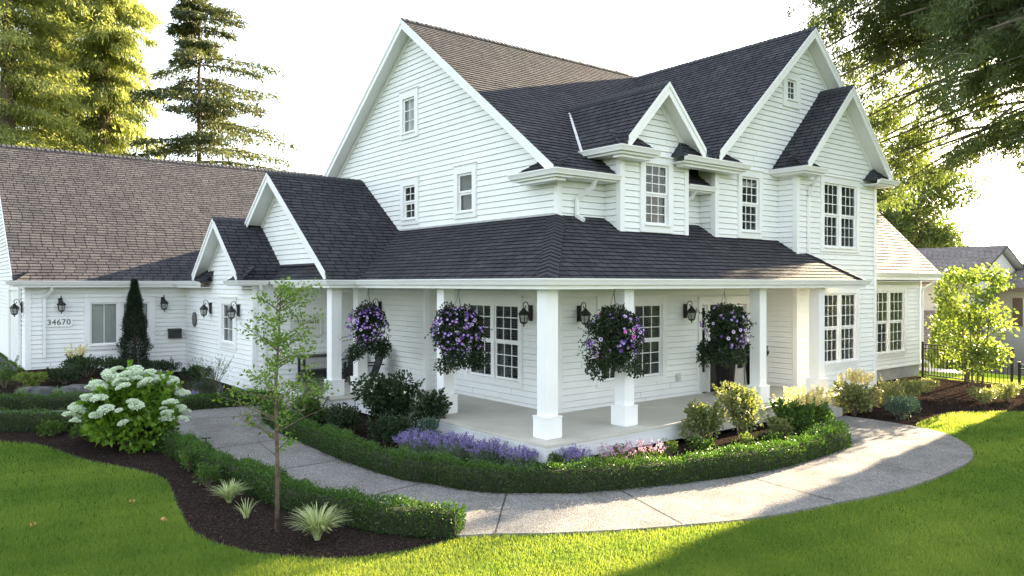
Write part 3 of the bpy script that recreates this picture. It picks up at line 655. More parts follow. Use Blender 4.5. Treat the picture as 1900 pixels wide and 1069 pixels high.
# ------------------------------------------------------------------ left small gable wing
SXW = -1.07; SRY, SRZ, SS = 12.82, 5.03, 0.80; szf = lambda y: SRZ-SS*abs(SRY-y)
WSn = (11.92, 13.45, 1.28, 2.76)
SY0, SY1 = 10.70, 17.0
wall(fx(SXW), [(SY0, 0.1), (SY1, 0.1), (SY1, 3.3), (SY0, 3.3)], [hole(11.92, 13.40, 1.30, 2.76)])
wall(fx(SXW), [(10.75, 3.3), (14.9, 3.3), (14.9, szf(14.9)-.09), (SRY, SRZ-.09), (10.75, szf(10.75)-.09)])
window(fx(SXW), 11.92, 13.40, 1.30, 2.76, cols=2, rows=3, double=False, cw=.26, foot=.17, head=.18, blind=1.0, tilt=1.25, bm='blindw')
wall(fy(SY0), [(SXW, .1), (2.0, .1), (2.0, 3.12), (SXW, 3.12)])
corner_board(SXW, SY0, .1, 3.2, -1, -1)
roof([(-1.47, 10.55, szf(10.55)), (2.2, 10.55, szf(10.55)), (2.2, SRY, SRZ), (-1.47, SRY, SRZ)])
roof([(2.2, 15.1, szf(15.1)), (-1.47, 15.1, szf(15.1)), (-1.47, SRY, SRZ), (2.2, SRY, SRZ)])
rake((-1.47, 10.85, szf(10.85)), (-1.47, SRY, SRZ), (-1, 0, 0), .40, SS); rake((-1.47, 14.8, szf(14.8)), (-1.47, SRY, SRZ), (-1, 0, 0), .40, SS)
caps((-1.49, SRY, SRZ+.02), (2.0, SRY, SRZ+.02), (0, -1, -SS), (0, 1, -SS))
sg = 3.13
gutter([(-1.47, 11.6), (-1.47, 10.52), (-.75, 10.52)], sg, .36)
def eave_return_x(y0, y1, ya, xg, xw, z, s=0.95):
    zt = z+s*(xw-xg); roof([(xg, y0, z), (xg, y1, z), (xw-.002, ya, zt), (xw-.002, y0, zt)], edge=.012)
    f = MB(); f.face([(xg, y1, z), (xw-.002, y1, z), (xw-.002, ya, zt)]); f.build('roof', M['cap'], house)
eave_return_x(10.55, 11.6, 11.15, -1.47, SXW, sg+.1); eave_return_x(15.3, 14.1, 14.55, -1.47, SXW, sg+.1)
mb = MB(); mb.box((-1.45, 10.54, sg-.10), (SXW, 11.55, sg-.08)); mb.box((-1.45, 14.15, sg-.10), (SXW, 16.5, sg-.08)); mb.build('soffit', M['trim'], house)
downspout([(-.95, 10.50, sg), (-.90, 10.56, sg-.15), (-.80, 10.64, sg-.45), (-.80, 10.64, .25)])
roof([(-1.47, 14.0, 3.22), (-1.47, 19.0, 3.22), (.2, 19.0, 3.22+.75*1.67), (.2, 14.0, 3.22+.75*1.67)])
mb = MB(); mb.box((-.95, 13.2, 2.9), (-.9, 16.9, 3.5)); mb.box((-.10, 7.4, 3.115), (-.06, 14.2, 3.49)); mb.build('sun_leak_block', M['siding'], house)  # unseen boxes added inside the roof to stop sun leaking onto the soffits
# ------------------------------------------------------------------ garage wing
GY = 17.0; GE = 16.55; GS = 0.745; GRY = 23.1; gzf = lambda y: 3.22+GS*(y-GE)
WG = (-4.05, -2.02, 1.12, 2.74)
wall(fy(GY), [(-5.55, .1), (SXW, .1), (SXW, 3.3), (-5.55, 3.3)], [hole(*WG)])
window(fy(GY), *WG, units=2, cols=2, rows=1, double=False, cw=.17, foot=.14, blind=1.0, tilt=1.35, bm='blindw')
GXL = -5.55
roof([(-5.92, GE, 3.22), (9.0, GE, 3.22), (9.0, GRY, gzf(GRY)), (-5.92, GRY, gzf(GRY))])
roof([(9.0, 2*GRY-GE, 3.22), (-5.92, 2*GRY-GE, 3.22), (-5.92, GRY, gzf(GRY)), (9.0, GRY, gzf(GRY))])
caps((-5.94, GRY, gzf(GRY)+.02), (8.9, GRY, gzf(GRY)+.02), (0, -1, -GS), (0, 1, -GS))
wall(fx(GXL), [(GY, .2), (2*GRY-GY, .2), (2*GRY-GY, gzf(GY)-.1), (GRY, gzf(GRY)-.1), (GY, gzf(GY)-.1)])
window(fx(GXL), 21.2, 22.4, 4.4, 5.9, cols=2, rows=2, blind=0)
rake((-5.92, GE+.25, gzf(GE+.25)), (-5.92, GRY, gzf(GRY)), (-1, 0, 0), .37, GS)
corner_board(GXL, GY, .3, 3.2, -1, -1, .12)
mb = MB(); sweep(mb, [(-5.92, 17.6), (-5.92, GE), (-1.47, GE), (-1.47, 14.1)], 3.13, GP); mb.build('gutter', M['gutter'], house)
mb = MB(); sweep(mb, [(-5.92, 17.6), (-5.92, GE), (-1.47, GE), (-1.47, 14.1)], 3.05, [(-.04, 0), (0, 0), (0, .17), (-.04, .17)]); mb.build('fascia', M['trim'], house)
mb = MB(); mb.box((-5.9, GE+.04, 3.06), (-1.43, GY-.03, 3.075)); mb.build('soffit', M['trim'], house)
eave_return_x(16.55, 17.6, 17.2, -5.92, GXL, 3.23, .7)
bar('flashing', (-1.44, GE+.10, 3.25), (.15, 18.15, 4.46), (-.4, -.4, .8), .13, .02, 'flash')
downspout([(-4.95, GE+.02, 3.12), (-4.95, GE+.10, 2.98), (-5.10, GY-.07, 2.72), (-5.10, GY-.07, .95)])
mb = MB(); mb.box((GXL-.09, 18.1, .5), (GXL-.02, 18.3, 2.95)); mb.box((GXL-.09, 20.9, .5), (GXL-.02, 21.1, 2.95)); mb.box((GXL-.09, 18.1, 2.951), (GXL-.02, 21.1, 3.1)); mb.box((GXL-.03, 18.31, .5), (GXL-.022, 20.89, 2.95)); mb.build('garage_door', M['trim'], house)
mb = MB(); mb.face([(8.9, GE+.1, .1), (8.9, 2*GRY-GE-.1, .1), (8.9, 2*GRY-GE-.1, 3.2), (8.9, GRY, gzf(GRY)-.08), (8.9, GE+.1, 3.2)]); mb.build('wall', M['siding'], house)
mb = MB(); mb.box((2.3, 13.0, .1), (8.85, 20, 3.2)); mb.box((2.32, 13.0, 3.2), (8.9, 16.6, 3.25)); mb.build('wall', M['siding'], house)

# ================================================================== GROUND COVER SHEETS
bed = smooth_poly([(-12, 12.2), (-9.0, 10.3), (-6.94, 8.07), (-6.31, 7.3), (-5.85, 5.71), (-5.28, 4.3), (-5.12, 3.28), (-5.36, 1.77), (-5.52, .41), (-5.35, -.48), (-5.0, -1.1), (-4.46, -1.64), (-3.75, -1.87), (-3.04, -1.88)], 5)
bed_l = bed+[(-2.5, -1.9), (-1.2, -2.6), (2.0, -3.6), (6.0, -3.8), (8.3, -2.4), (8.7, -.5), (9.0, .3), (9.0, 2.5), (2.1, 2.5), (2.1, 16.9), (-5.3, 16.9), (-12, 15.5)]
sheet('mulch_bed', bed_l, .018, M['mulch'], edge=.04)
bed_r = smooth_poly([(8.80, -2.12), (9.4, -1.85), (10.12, -1.76), (11.45, -1.69), (12.43, -2.17), (13.15, -2.75), (14.6, -4.1), (17.0, -4.6), (17.9, -3.2)], 4)+[(18.2, -.9), (18.6, 2.25), (13.9, 2.25), (13.75, 1.3), (9.7, 1.3), (8.9, .3)]
sheet('mulch_bed', bed_r, .018, M['mulch'], edge=.04)
front = smooth_poly([(-3.05, -1.84), (-2.64, -2.07), (-2.11, -2.46), (-1.16, -3.01), (-.53, -3.3), (.46, -3.7), (2.01, -4.01), (3.25, -4.22), (4.64, -4.25), (6.09, -4.15), (6.9, -3.94), (7.72, -3.52), (8.54, -2.8), (8.85, -2.12), (8.95, -1.34), (8.95, -.4)], 5)
inner = smooth_poly([(6.7, -.4), (6.6, -1.3), (6.3, -1.95), (5.6, -2.2), (4.39, -2.35), (3.02, -2.36), (1.6, -2.12), (.51, -1.74), (-.53, -1.38), (-1.03, -1.0), (-1.63, -.47), (-2.02, .47), (-2.24, 1.1), (-2.35, 2.83), (-2.28, 4.85), (-2.19, 6.6), (-1.8, 7.75), (-1.3, 7.9)], 5)
back = [(-.62, 7.9), (-.62, 9.3), (-1.5, 8.95), (-3.4, 9.25), (-5.3, 10.3), (-6.6, 11.1), (-9, 12.4), (-9, 11.6), (-6.6, 10.2), (-5.4, 9.3)]
leftw = smooth_poly([(-4.2, 8.1), (-4.15, 6.4), (-4.08, 5.0), (-4.03, 3.3), (-3.98, 1.8), (-3.92, .7), (-3.72, 0), (-3.45, -.85), (-3.2, -1.3), (-3.05, -1.6)], 4)
walk_poly = front+inner+back+leftw
sheet('walkway', walk_poly, .05, M['walk'], edge=.07)
for k, (a, b) in enumerate([((-1.44, -.76), (-2.66, -2.1)), ((.06, -1.6), (-.51, -3.27)), ((2.26, -2.24), (2.01, -3.98)), ((4.68, -2.4), (4.76, -4.2)), ((-3.9, .25), (-2.06, .56)), ((-3.98, 2.73), (-2.35, 2.80)), ((-4.05, 5.1), (-2.25, 5.2)), ((6.35, -2.0), (8.1, -3.1)), ((-3.9, 8.2), (-1.9, 7.7))]):
    a = np.array(a); b = np.array(b); d = (b-a)/np.linalg.norm(b-a); n = np.array((-d[1], d[0]))*.009; mb = MB()
    mb.face([(*q, H(*q)+.0545) for q in (a-n, b-n, b+n, a+n)]); tag(mb.build('walkway_joint', M['joint']), kind='structure')
sheet('driveway', [(-30, 14.6), (-6.6, 14.6), (-5.75, 16.9), (-5.75, 30), (-30, 30)], .06, M['asphalt'], edge=.08)
mb = MB()    # steel edging between lawn and mulch
for pl in (bed, front[len(front)*0:1]+bed_r[:len(bed_r)-7]):
    for i in range(len(pl)-1):
        a, b = np.array(pl[i]), np.array(pl[i+1])
        if np.linalg.norm(b-a) > 1.6 or np.linalg.norm(b-a) < 1e-4: continue
        mb.beam((a[0], a[1], H(*a)+.026), (b[0], b[1], H(*b)+.026), (0, 0, 1), .010, .08)
tag(mb.build('lawn_edging', M['joint']), kind='structure')

# ================================================================== FOLIAGE TOOLS
def quad_mesh(name, V, mt, parent=None, tint=None, loc=(0, 0, 0), tri=False):
    k = 3 if tri else 4; n = len(V); V = np.asarray(V, np.float32).reshape(-1, 3)
    me = bpy.data.meshes.new(name); me.vertices.add(n*k); me.vertices.foreach_set('co', V.ravel())
    me.loops.add(n*k); me.loops.foreach_set('vertex_index', np.arange(n*k, dtype=np.int32))
    me.polygons.add(n); me.polygons.foreach_set('loop_start', np.arange(0, n*k, k, dtype=np.int32))
    me.update(calc_edges=True)
    a = me.attributes.new('tint', 'FLOAT', 'FACE'); a.data.foreach_set('value', np.asarray(rng.random(n) if tint is None else tint, np.float32))
    me.materials.append(mt); return link(name, me, parent, loc)
def unit(a): return a/np.maximum(np.linalg.norm(a, axis=-1, keepdims=True), 1e-9)
def leaves(P, D, L, W, fold=0.0, face=None):
    """leaf quads from base point P along D (n,3); random roll, or facing towards `face`"""
    n = len(P); D = unit(D); L = np.broadcast_to(L, (n,))[:, None]; W = np.broadcast_to(W, (n,))[:, None]
    A = unit(np.cross(D, rng.normal(size=(n, 3)) if face is None else face))
    T = P+D*L; Mi = P+D*L*0.45
    return np.stack([P, Mi+A*W/2, T, Mi-A*W/2], 1)
def on_sphere(n):
    return unit(rng.normal(size=(n, 3)))
def blob_points(n, c, r, shell=0.55):
    d = on_sphere(n); t = shell+(1-shell)*rng.random((n, 1))**0.6
    return np.array(c)+d*t*np.array(r), d
def shrub(name, loc, rx, ry, h, n, L, W, mt, label, cat='shrub', group=None, nb=9, lift=0.35, twigs=8, tw='twig', droop=0.0, base=.12, sink=0.0, low=.9):
    x, y = loc; t = empty(name, (x, y, H(x, y)+.015-sink), 0, label, cat, group)
    Vs = []; tn = []
    cs = []
    for i in range(nb):
        a = 2*math.pi*(i/nb)+random.uniform(-.3, .3); q = random.uniform(.15, .62); z = random.uniform(min(base+.2, low), .80)
        cs.append((math.cos(a)*rx*q, math.sin(a)*ry*q, h*z))
    cs.append((0, 0, h*.72))
    for c in cs:
        s = random.uniform(.28, .48); m = n//len(cs)
        p, d = blob_points(m, c, (rx*s, ry*s, h*s*.62), .35); p[:, 2] = np.clip(p[:, 2], h*base*rng.random(m), h)
        D = d+np.array([0, 0, lift])+rng.normal(size=(m, 3))*.55; D[:, 2] -= droop
        Vs.append(leaves(p, D, L*rng.uniform(.6, 1.2, m), W*rng.uniform(.6, 1.2, m))); tn.append(np.clip(rng.random(m)*.6+random.uniform(0, .4), 0, 1))
    k = 12
    for i in range(max(5, int(nb*1.3))):      # longer shoots that break the outline
        a = random.uniform(0, 6.28); q = random.uniform(.35, .95); z0_ = h*random.uniform(.45, .8); ln = random.uniform(.20, .36)*h; u = np.linspace(0, 1, k)[:, None]
        b = np.array((math.cos(a)*rx*q*.8, math.sin(a)*ry*q*.8, z0_)); ax = np.array((math.cos(a)*q*.7, math.sin(a)*q*.7, 1.0)); ax /= np.linalg.norm(ax); pp = np.repeat(b+ax*ln*u, 3, 0)
        Vs.append(leaves(pp, ax*.5+rng.normal(size=pp.shape)*.7, L*rng.uniform(.5, 1.0, len(pp)), W*rng.uniform(.6, 1.0, len(pp)))); tn.append(rng.uniform(.3, 1, len(pp)))
    quad_mesh('foliage', np.concatenate(Vs), M[mt], t, np.concatenate(tn))
    if twigs:
        mb = MB()
        for c in (cs*3)[:twigs]:
            e = Vector(c)+Vector((random.uniform(-.1, .1)*rx, random.uniform(-.1, .1)*ry, 0)); s = Vector((c[0]*.15, c[1]*.15, 0))
            mb.tube([s, s.lerp(e, .5)+Vector((0, 0, .06*h)), e], [.012, .009, .004], 5)
        mb.build('stem', M[tw], t)
    return t
def plumes(t, n, rx, ry, h0, h1, mt, L=.22, dens=70, sz=.022, name='flower_plume'):
    Vs = []
    for i in range(n):
        a = rng.random()*6.28; q = math.sqrt(rng.random()); b = np.array((math.cos(a)*rx*q, math.sin(a)*ry*q, h0+(h1-h0)*rng.random()*(1-.4*q)))
        u = rng.random(dens)[:, None]; ax = unit(np.array([[math.cos(a)*.25*q, math.sin(a)*.25*q, 1.0]]))
        p = b+ax*u*L+rng.normal(size=(dens, 3))*np.array([.028, .028, .01])*(1.15-u)
        Vs.append(leaves(p, on_sphere(dens)+ax*.6, sz*1.6, sz))
    quad_mesh(name, np.concatenate(Vs), M[mt], t)
def hedge(path, wd, h, label, n_per_m=3400, L=.030, W=.019, mt='box', group='clipped box hedges'):
    pts = smooth_poly(path, 6); P = np.array(pts); seg = np.linalg.norm(P[1:]-P[:-1], axis=1); cum = np.concatenate([[0], np.cumsum(seg)]); tot = cum[-1]
    o = P[len(P)//2]; t = empty('box_hedge', (o[0], o[1], H(*o)), 0, label, 'hedge', group)
    n = int(tot*n_per_m); s = np.concatenate([rng.random(n)*tot, np.full(int(n_per_m*.16), 0.0), np.full(int(n_per_m*.16), tot)]); n = len(s)
    cx = np.interp(s, cum, P[:, 0]); cy = np.interp(s, cum, P[:, 1]); e = .05
    tx = np.interp(np.minimum(s+e, tot), cum, P[:, 0])-np.interp(np.maximum(s-e, 0), cum, P[:, 0]); ty = np.interp(np.minimum(s+e, tot), cum, P[:, 1])-np.interp(np.maximum(s-e, 0), cum, P[:, 1])
    T = unit(np.stack([tx, ty], 1)); Nn = np.stack([T[:, 1], -T[:, 0]], 1)
    th = rng.random(n)*math.pi*1.08-.04*math.pi                      # section: rounded box from foot over the top
    c, sn = np.cos(th), np.sin(th); k = 4.0; r = 1/((np.abs(c)**k+np.abs(sn)**k)**(1/k))
    lump = 1+.07*np.sin(s*7.3+th*2)+.08*np.sin(s*2.3+1.7+th)+.05*np.sin(s*13.1)*np.sin(th*5)+.055*rng.normal(size=n)+np.where(rng.random(n) < .05, rng.uniform(.05, .24, n), 0)
    dep = np.where(rng.random(n) < .25, rng.uniform(.65, 1, n), 1.0)*lump
    off = c*r*wd/2*dep; z = np.maximum(sn*r*h*dep, .01)*1.0
    endq = np.zeros(n); e0 = (s == 0); e1 = (s == tot); q = rng.uniform(-1, 1, n)
    off = np.where(e0 | e1, q*wd/2, off); z = np.where(e0 | e1, rng.random(n)**.8*h*.97, z)
    cx = cx+Nn[:, 0]*off+np.where(e0, -1, np.where(e1, 1, 0))*T[:, 0]*.04*(1+rng.normal(size=n)*.5); cy = cy+Nn[:, 1]*off+np.where(e0, -1, np.where(e1, 1, 0))*T[:, 1]*.04
    D = np.stack([Nn[:, 0]*c, Nn[:, 1]*c, sn], 1)+rng.normal(size=(n, 3))*.6+np.array([0, 0, .35])
    D[e0, :2] -= T[e0]*.8; D[e1, :2] += T[e1]*.8
    G = hgt(cx, cy); Pp = np.stack([cx-o[0], cy-o[1], G+z-H(*o)], 1)
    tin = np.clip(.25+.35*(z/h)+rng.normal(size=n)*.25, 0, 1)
    # upright sprigs of new growth breaking the clipped outline
    quad_mesh('foliage', leaves(Pp, D, L*rng.uniform(.7, 1.4, n), W*rng.uniform(.7, 1.3, n)), M[mt], t, tin)
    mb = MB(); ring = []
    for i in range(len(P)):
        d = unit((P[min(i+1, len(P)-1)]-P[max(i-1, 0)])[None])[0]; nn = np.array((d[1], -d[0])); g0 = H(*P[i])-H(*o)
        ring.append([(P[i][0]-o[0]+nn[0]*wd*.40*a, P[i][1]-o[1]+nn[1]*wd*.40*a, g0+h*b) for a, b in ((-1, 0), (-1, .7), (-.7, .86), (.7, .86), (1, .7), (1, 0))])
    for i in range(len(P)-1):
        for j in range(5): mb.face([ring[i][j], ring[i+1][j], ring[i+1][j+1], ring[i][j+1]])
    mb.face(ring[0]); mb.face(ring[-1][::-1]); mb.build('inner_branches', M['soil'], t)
    return t
def offset_path(path, d):
    P = np.array(path); o = []
    for i in range(len(P)):
        t = unit((P[min(i+1, len(P)-1)]-P[max(i-1, 0)])[None])[0]; o.append((P[i][0]+t[1]*d, P[i][1]-t[0]*d))
    return o
# ------------------------------------------------------------------ hedges
h2 = [(-1.85, 7.85), (-2.21, 6.8), (-2.30, 4.85), (-2.37, 2.83), (-2.26, 1.09), (-2.02, .45), (-1.63, -.5), (-1.03, -1.03), (-.53, -1.41), (.23, -1.72), (1.6, -2.14), (3.02, -2.39), (4.39, -2.38), (5.7, -2.22), (6.2, -1.8)]
hedge(offset_path(h2, -.20), .40, .40, 'long curved box hedge between the porch bed and the walkway')
h1 = [(-4.75, 6.2), (-4.62, 5.0), (-4.56, 3.27), (-4.36, 1.77), (-4.27, .67), (-4.08, .05), (-3.77, -1.01), (-3.43, -1.49), (-3.11, -1.85)]
hedge(offset_path(h1, -.19), .38, .35, 'curved box hedge on the lawn side of the walkway, ending near the sapling')
hedge([(-3.5, 9.2), (-2.5, 9.15), (-1.45, 8.95)], .45, .34, 'short dark box hedge crossing the far end of the walkway', mt='box')
hedge([(-9.0, 10.35), (-6.87, 9.1), (-5.73, 8.4), (-4.9, 7.8)], .42, .40, 'straight box hedge at the left edge in front of the flagstone path', 2800)
hedge([(-9.0, 12.6), (-6.68, 11.4), (-5.71, 10.75), (-4.3, 10.2)], .42, .36, 'box hedge at the left edge below the basalt rocks', 2600)
# ------------------------------------------------------------------ hydrangea
def hydrangea(x, y):
    t = shrub('hydrangea', (x, y), 1.02, .95, 1.36, 5600, .125, .095, 'hyd', 'big hydrangea bush covered in white mophead flowers', 'hydrangea', nb=20, lift=.1, twigs=16, droop=.15, base=.04, low=.16)
    heads = None; r = random.Random(5)
    def head_mesh():
        n = 420; d = on_sphere(n); d[:, 2] = np.abs(d[:, 2])*.62-.12; p = d*np.array([.105, .105, .085])*rng.uniform(.8, 1.05, (n, 1))
        q = leaves(p, d+rng.normal(size=(n, 3))*.5, .03, .028)
        return quad_mesh('flower_head', q, M['white'], t)
    for i in range(112):
        a = r.uniform(0, 6.28); q = math.sqrt(r.random()); hz = 1.51-.62*q*q+r.uniform(-.10, .10)
        if q > .80: hz = r.uniform(.50, 1.15)
        px, py = math.cos(a)*1.03*q, math.sin(a)*.96*q; s = r.choice((.45, .6, .8, .95, 1.1, 1.2))
        if heads is None: heads = head_mesh(); o = heads
        else: o = heads.copy(); COL.objects.link(o)
        o.location = (px, py, hz-.06); o.scale = (s, s, s); o.rotation_euler = (r.uniform(-.4, .4), r.uniform(-.4, .4), r.uniform(0, 6))
    return t
hydrangea(-5.0, 6.35)
# ------------------------------------------------------------------ ornamental grasses
def tuft(x, y, n, h, mt, label, group, sp=.75, w_=.0075):
    t = empty('grass_tuft', (x, y, H(x, y)+.01), 0, label, 'ornamental grass', group)
    a = rng.random(n)*6.28; le = h*rng.uniform(.6, 1.2, n); out = sp*rng.uniform(.35, 1.2, n); Vs = []
    dx, dy = np.cos(a), np.sin(a); K = 5; pr = None
    for k in range(K):
        def pt(u):
            return np.stack([dx*out*le*u**1.6+dx*.03, dy*out*le*u**1.6+dy*.03, le*(u-.55*out*u**2.6)], 1)
        u0, u1 = k/K, (k+1)/K; A = pt(u0); B = pt(u1); s = np.stack([-dy, dx, np.zeros(n)], 1); wa = w_*(1-.8*u0**2); wb = w_*(1-.8*u1**2)
        Vs.append(np.stack([A-s*wa, A+s*wa, B+s*wb, B-s*wb], 1))
    quad_mesh('blades', np.concatenate(Vs), M[mt], t, np.tile(rng.random(n), K)); return t
tuft(-4.74, 1.46, 210, .34, 'varieg', 'pale variegated grass tuft in the mulch, farthest from the viewer', 'variegated grasses in the mulch')
tuft(-4.81, .58, 34, .30, 'varieg', 'smallest and thinnest variegated grass tuft, left of the sapling trunk', 'variegated grasses in the mulch', .7)
tuft(-4.43, -.83, 420, .46, 'varieg', 'largest variegated grass tuft in the mulch, right of the sapling trunk', 'variegated grasses in the mulch')
tuft(-6.17, 12.1, 220, .40, 'grey', 'blue-grey fescue tuft beside the left basalt rock', 'blue fescue tufts', .35, .007)
tuft(-5.46, 11.85, 220, .38, 'grey', 'blue-grey fescue tuft in front of the right basalt rock', 'blue fescue tufts', .35, .007)
# ------------------------------------------------------------------ lavender
def lavender(x, y, n, h, r, mt, label, group, leafmt='grey', w2=None):
    t = empty('lavender', (x, y, H(x, y)+.01), 0, label, 'lavender', group); ry = w2 or r
    m = n*9; a = rng.random(m)*6.28; q = np.sqrt(rng.random(m)); p = np.stack([np.cos(a)*r*.8*q, np.sin(a)*ry*.8*q, rng.random(m)*h*.55], 1)
    quad_mesh('foliage', leaves(p, np.stack([np.cos(a)*.5*q, np.sin(a)*.5*q, np.ones(m)], 1)+rng.normal(size=(m, 3))*.3, .08, .010), M[leafmt], t)
    a = rng.random(n)*6.28; q = np.sqrt(rng.random(n)); b = np.stack([np.cos(a)*r*.6*q, np.sin(a)*ry*.6*q, np.full(n, h*.3)], 1)
    e = np.stack([np.cos(a)*r*1.1*q, np.sin(a)*ry*1.1*q, h*rng.uniform(.75, 1.12, n)*(1-.18*q*q)], 1); d = e-b
    quad_mesh('stalks', leaves(b, d, np.linalg.norm(d, axis=1), .006), M[leafmt], t)
    Vs = []; k = 13
    for j in range(k):
        u = .72+.28*j/k; pp = b+d*u+rng.normal(size=(n, 3))*.008; Vs.append(leaves(pp, on_sphere(n)+unit(d)*.5, .026, .019))
    quad_mesh('flower_spikes', np.concatenate(Vs), M[mt], t); return t
lv = 'purple lavender clumps along the porch skirt'
lavender(-1.10, 2.35, 170, .46, .38, 'viole', 'purple lavender clump at the left end of the row by the porch skirt', lv)
lavender(-.72, 1.75, 190, .46, .40, 'viole', 'purple lavender clump second from the left along the porch skirt', lv)
lavender(-.42, 1.10, 150, .40, .36, 'viole', 'purple lavender clump third from the left along the porch skirt', lv)
lavender(-.20, .45, 110, .36, .32, 'viole', 'purple lavender clump left of the porch corner', lv)
lavender(.50, -.10, 120, .36, .32, 'viole', 'purple lavender clump just right of the porch corner', lv)
lavender(1.05, -.55, 50, .40, .35, 'pinkf', 'faded pale pink lavender catching the sun behind the hedge', None, 'lime')
lavender(1.65, -.75, 56, .45, .35, 'pinkf', 'pale pink lavender with tall spikes beside the small sunlit box plant', None, 'lime')
# ------------------------------------------------------------------ porch-side shrubs
shrub('small_bush', (-.42, .98), .18, .18, .30, 500, .03, .02, 'mid', 'small green bush tucked against the left porch skirt')
shrub('small_bush', (.18, -.05), .20, .18, .30, 600, .03, .02, 'mid', 'small green bush right below the porch corner')
shrub('small_bush', (1.55, -.22), .20, .18, .30, 500, .03, .02, 'mid', 'small green bush at the skirt behind the pale pink lavender')
shrub('small_bush', (2.25, -.75), .21, .20, .38, 900, .035, .018, 'lime', 'upright bright green bush in the sun beside the pink lavender', lift=1.6)
shrub('small_bush', (3.85, -1.25), .20, .20, .36, 700, .035, .018, 'lime', 'upright bright green bush in front of the two sunlit deciduous shrubs', lift=1.6)
shrub('viburnum', (3.75, -.35), .50, .45, .85, 1500, .085, .062, 'pale', 'open sunlit shrub left of the taller one before the porch edge', nb=10, lift=.1)
shrub('viburnum', (4.75, -.50), .55, .50, 1.15, 2000, .085, .062, 'pale', 'taller open sunlit shrub below the front door', nb=12, lift=.1)
a_ = shrub('astilbe', (6.0, -.85), .62, .55, .70, 2600, .08, .05, 'mid', 'broad astilbe with cream plumes before the post by the door', 'astilbe', nb=11); plumes(a_, 16, .5, .45, .55, .85, 'cream')
a_ = shrub('astilbe', (6.75, -.75), .62, .55, .72, 2600, .08, .05, 'mid', 'astilbe with dense cream plumes right of the broad one', 'astilbe', nb=11); plumes(a_, 34, .5, .45, .55, .85, 'cream')
a_ = shrub('astilbe', (9.35, -.45), .62, .55, .78, 3000, .09, .05, 'pale', 'round astilbe with cream plumes beside the end of the porch', 'astilbe', nb=11); plumes(a_, 40, .45, .4, .70, 1.0, 'cream')
shrub('spruce_bush', (9.75, -1.40), .52, .48, .52, 3200, .05, .018, 'blue', 'low blue-green bush at the bend of the walkway', nb=12)
shrub('spirea', (11.4, -.35), .60, .50, .68, 2600, .04, .028, 'pale', 'yellow-green spirea left of the wing window downspout')
shrub('spirea', (12.6, -.35), .55, .50, .62, 2400, .04, .028, 'pale', 'yellow-green spirea near the wing downspout foot')
shrub('spirea', (13.5, -1.75), .48, .45, .45, 2000, .04, .028, 'pale', 'low yellow spirea at the lawn edge right of the sunny tree')
shrub('spirea', (14.6, -1.9), .52, .45, .55, 2200, .04, .028, 'pale', 'yellow spirea at the right end of the sunny bed')
shrub('spirea', (15.3, .35), .35, .3, .35, 1000, .04, .028, 'pale', 'little yellow-green spirea at the foot of the fence')
shrub('low_shrub', (2.95, -.95), .34, .30, .34, 700, .05, .032, 'mid', 'low green plant in the mulch left of the open sunlit shrub')
shrub('low_shrub', (5.35, -.95), .34, .32, .46, 900, .06, .04, 'pale', 'low pale plant filling the gap left of the astilbes')
shrub('low_shrub', (4.35, -1.45), .30, .26, .34, 700, .05, .035, 'mid', 'low green plant between the sunny hedge and the taller open shrub')
shrub('low_shrub', (5.6, -1.55), .36, .26, .36, 900, .05, .035, 'mid', 'low green plant between the sunny hedge and the astilbes')
shrub('low_shrub', (10.5, -1.05), .40, .34, .44, 1100, .05, .03, 'mid', 'low green plant behind the blue-green bush')
# shade side
shrub('viburnum', (-.35, 4.75), .78, .70, 1.22, 3600, .095, .06, 'dark', 'large dark shrub with pale tips before the second porch post', nb=13, lift=.0, twigs=14)
plumes(list(o for o in COL.objects if o.name.startswith('viburnum'))[-1], 26, .7, .62, .75, 1.2, 'white', .04, 8, .03, 'flower_tips')
shrub('viburnum', (.0, 3.55), .45, .42, .98, 1500, .085, .055, 'dark', 'slim dark shrub left of the third porch post', nb=9, lift=.0, twigs=10)
shrub('low_shrub', (-.85, 3.55), .62, .55, .55, 2600, .06, .035, 'dark', 'low dark shrub behind the hedge and left of the lavender', nb=10)
shrub('low_shrub', (-1.25, 5.0), .55, .62, .60, 2600, .06, .035, 'dark', 'low dark shrub in the middle of the shaded porch bed', nb=10)
shrub('low_shrub', (-.50, 2.95), .42, .42, .55, 1600, .05, .03, 'blue', 'low bluish shrub against the skirt left of the lavender')
shrub('low_shrub', (-1.35, 6.35), .50, .55, .62, 2400, .06, .035, 'mid', 'leafy green shrub at the start of the curved hedge')
shrub('feathery_shrub', (-.85, 7.35), .50, .50, .95, 3200, .05, .012, 'mid', 'feathery green shrub beside the entry step', nb=11, lift=.8)
shrub('low_shrub', (-1.75, 7.6), .35, .35, .50, 1200, .045, .03, 'mid', 'small green shrub at the inside corner of the walkway')
shrub('rosemary', (-2.55, 10.35), .62, .48, .55, 3600, .045, .008, 'dark', 'dark rosemary mound behind the short hedge', nb=10, lift=.9)
t = shrub('wispy_shrub', (-2.15, 10.7), .60, .50, 1.05, 700, .04, .018, 'mid', 'wispy tall shrub against the small gable wall', nb=12, lift=1.0, twigs=26)
lavender(-3.05, 9.75, 60, .36, .28, 'viole', 'small purple lavender clump behind the short far hedge', None)
shrub('low_shrub', (-4.66, 3.75), .22, .22, .40, 420, .05, .03, 'mid', 'thin brownish shrub in the mulch nearest the hydrangea')
shrub('low_shrub', (-4.72, 2.55), .24, .24, .34, 420, .05, .03, 'mid', 'thin shrub in the mulch behind the farthest grass tuft')
shrub('fern', (-6.05, 8.05), .35, .30, .30, 500, .07, .03, 'mid', 'low fern in front of the left hedge, nearer the picture edge')
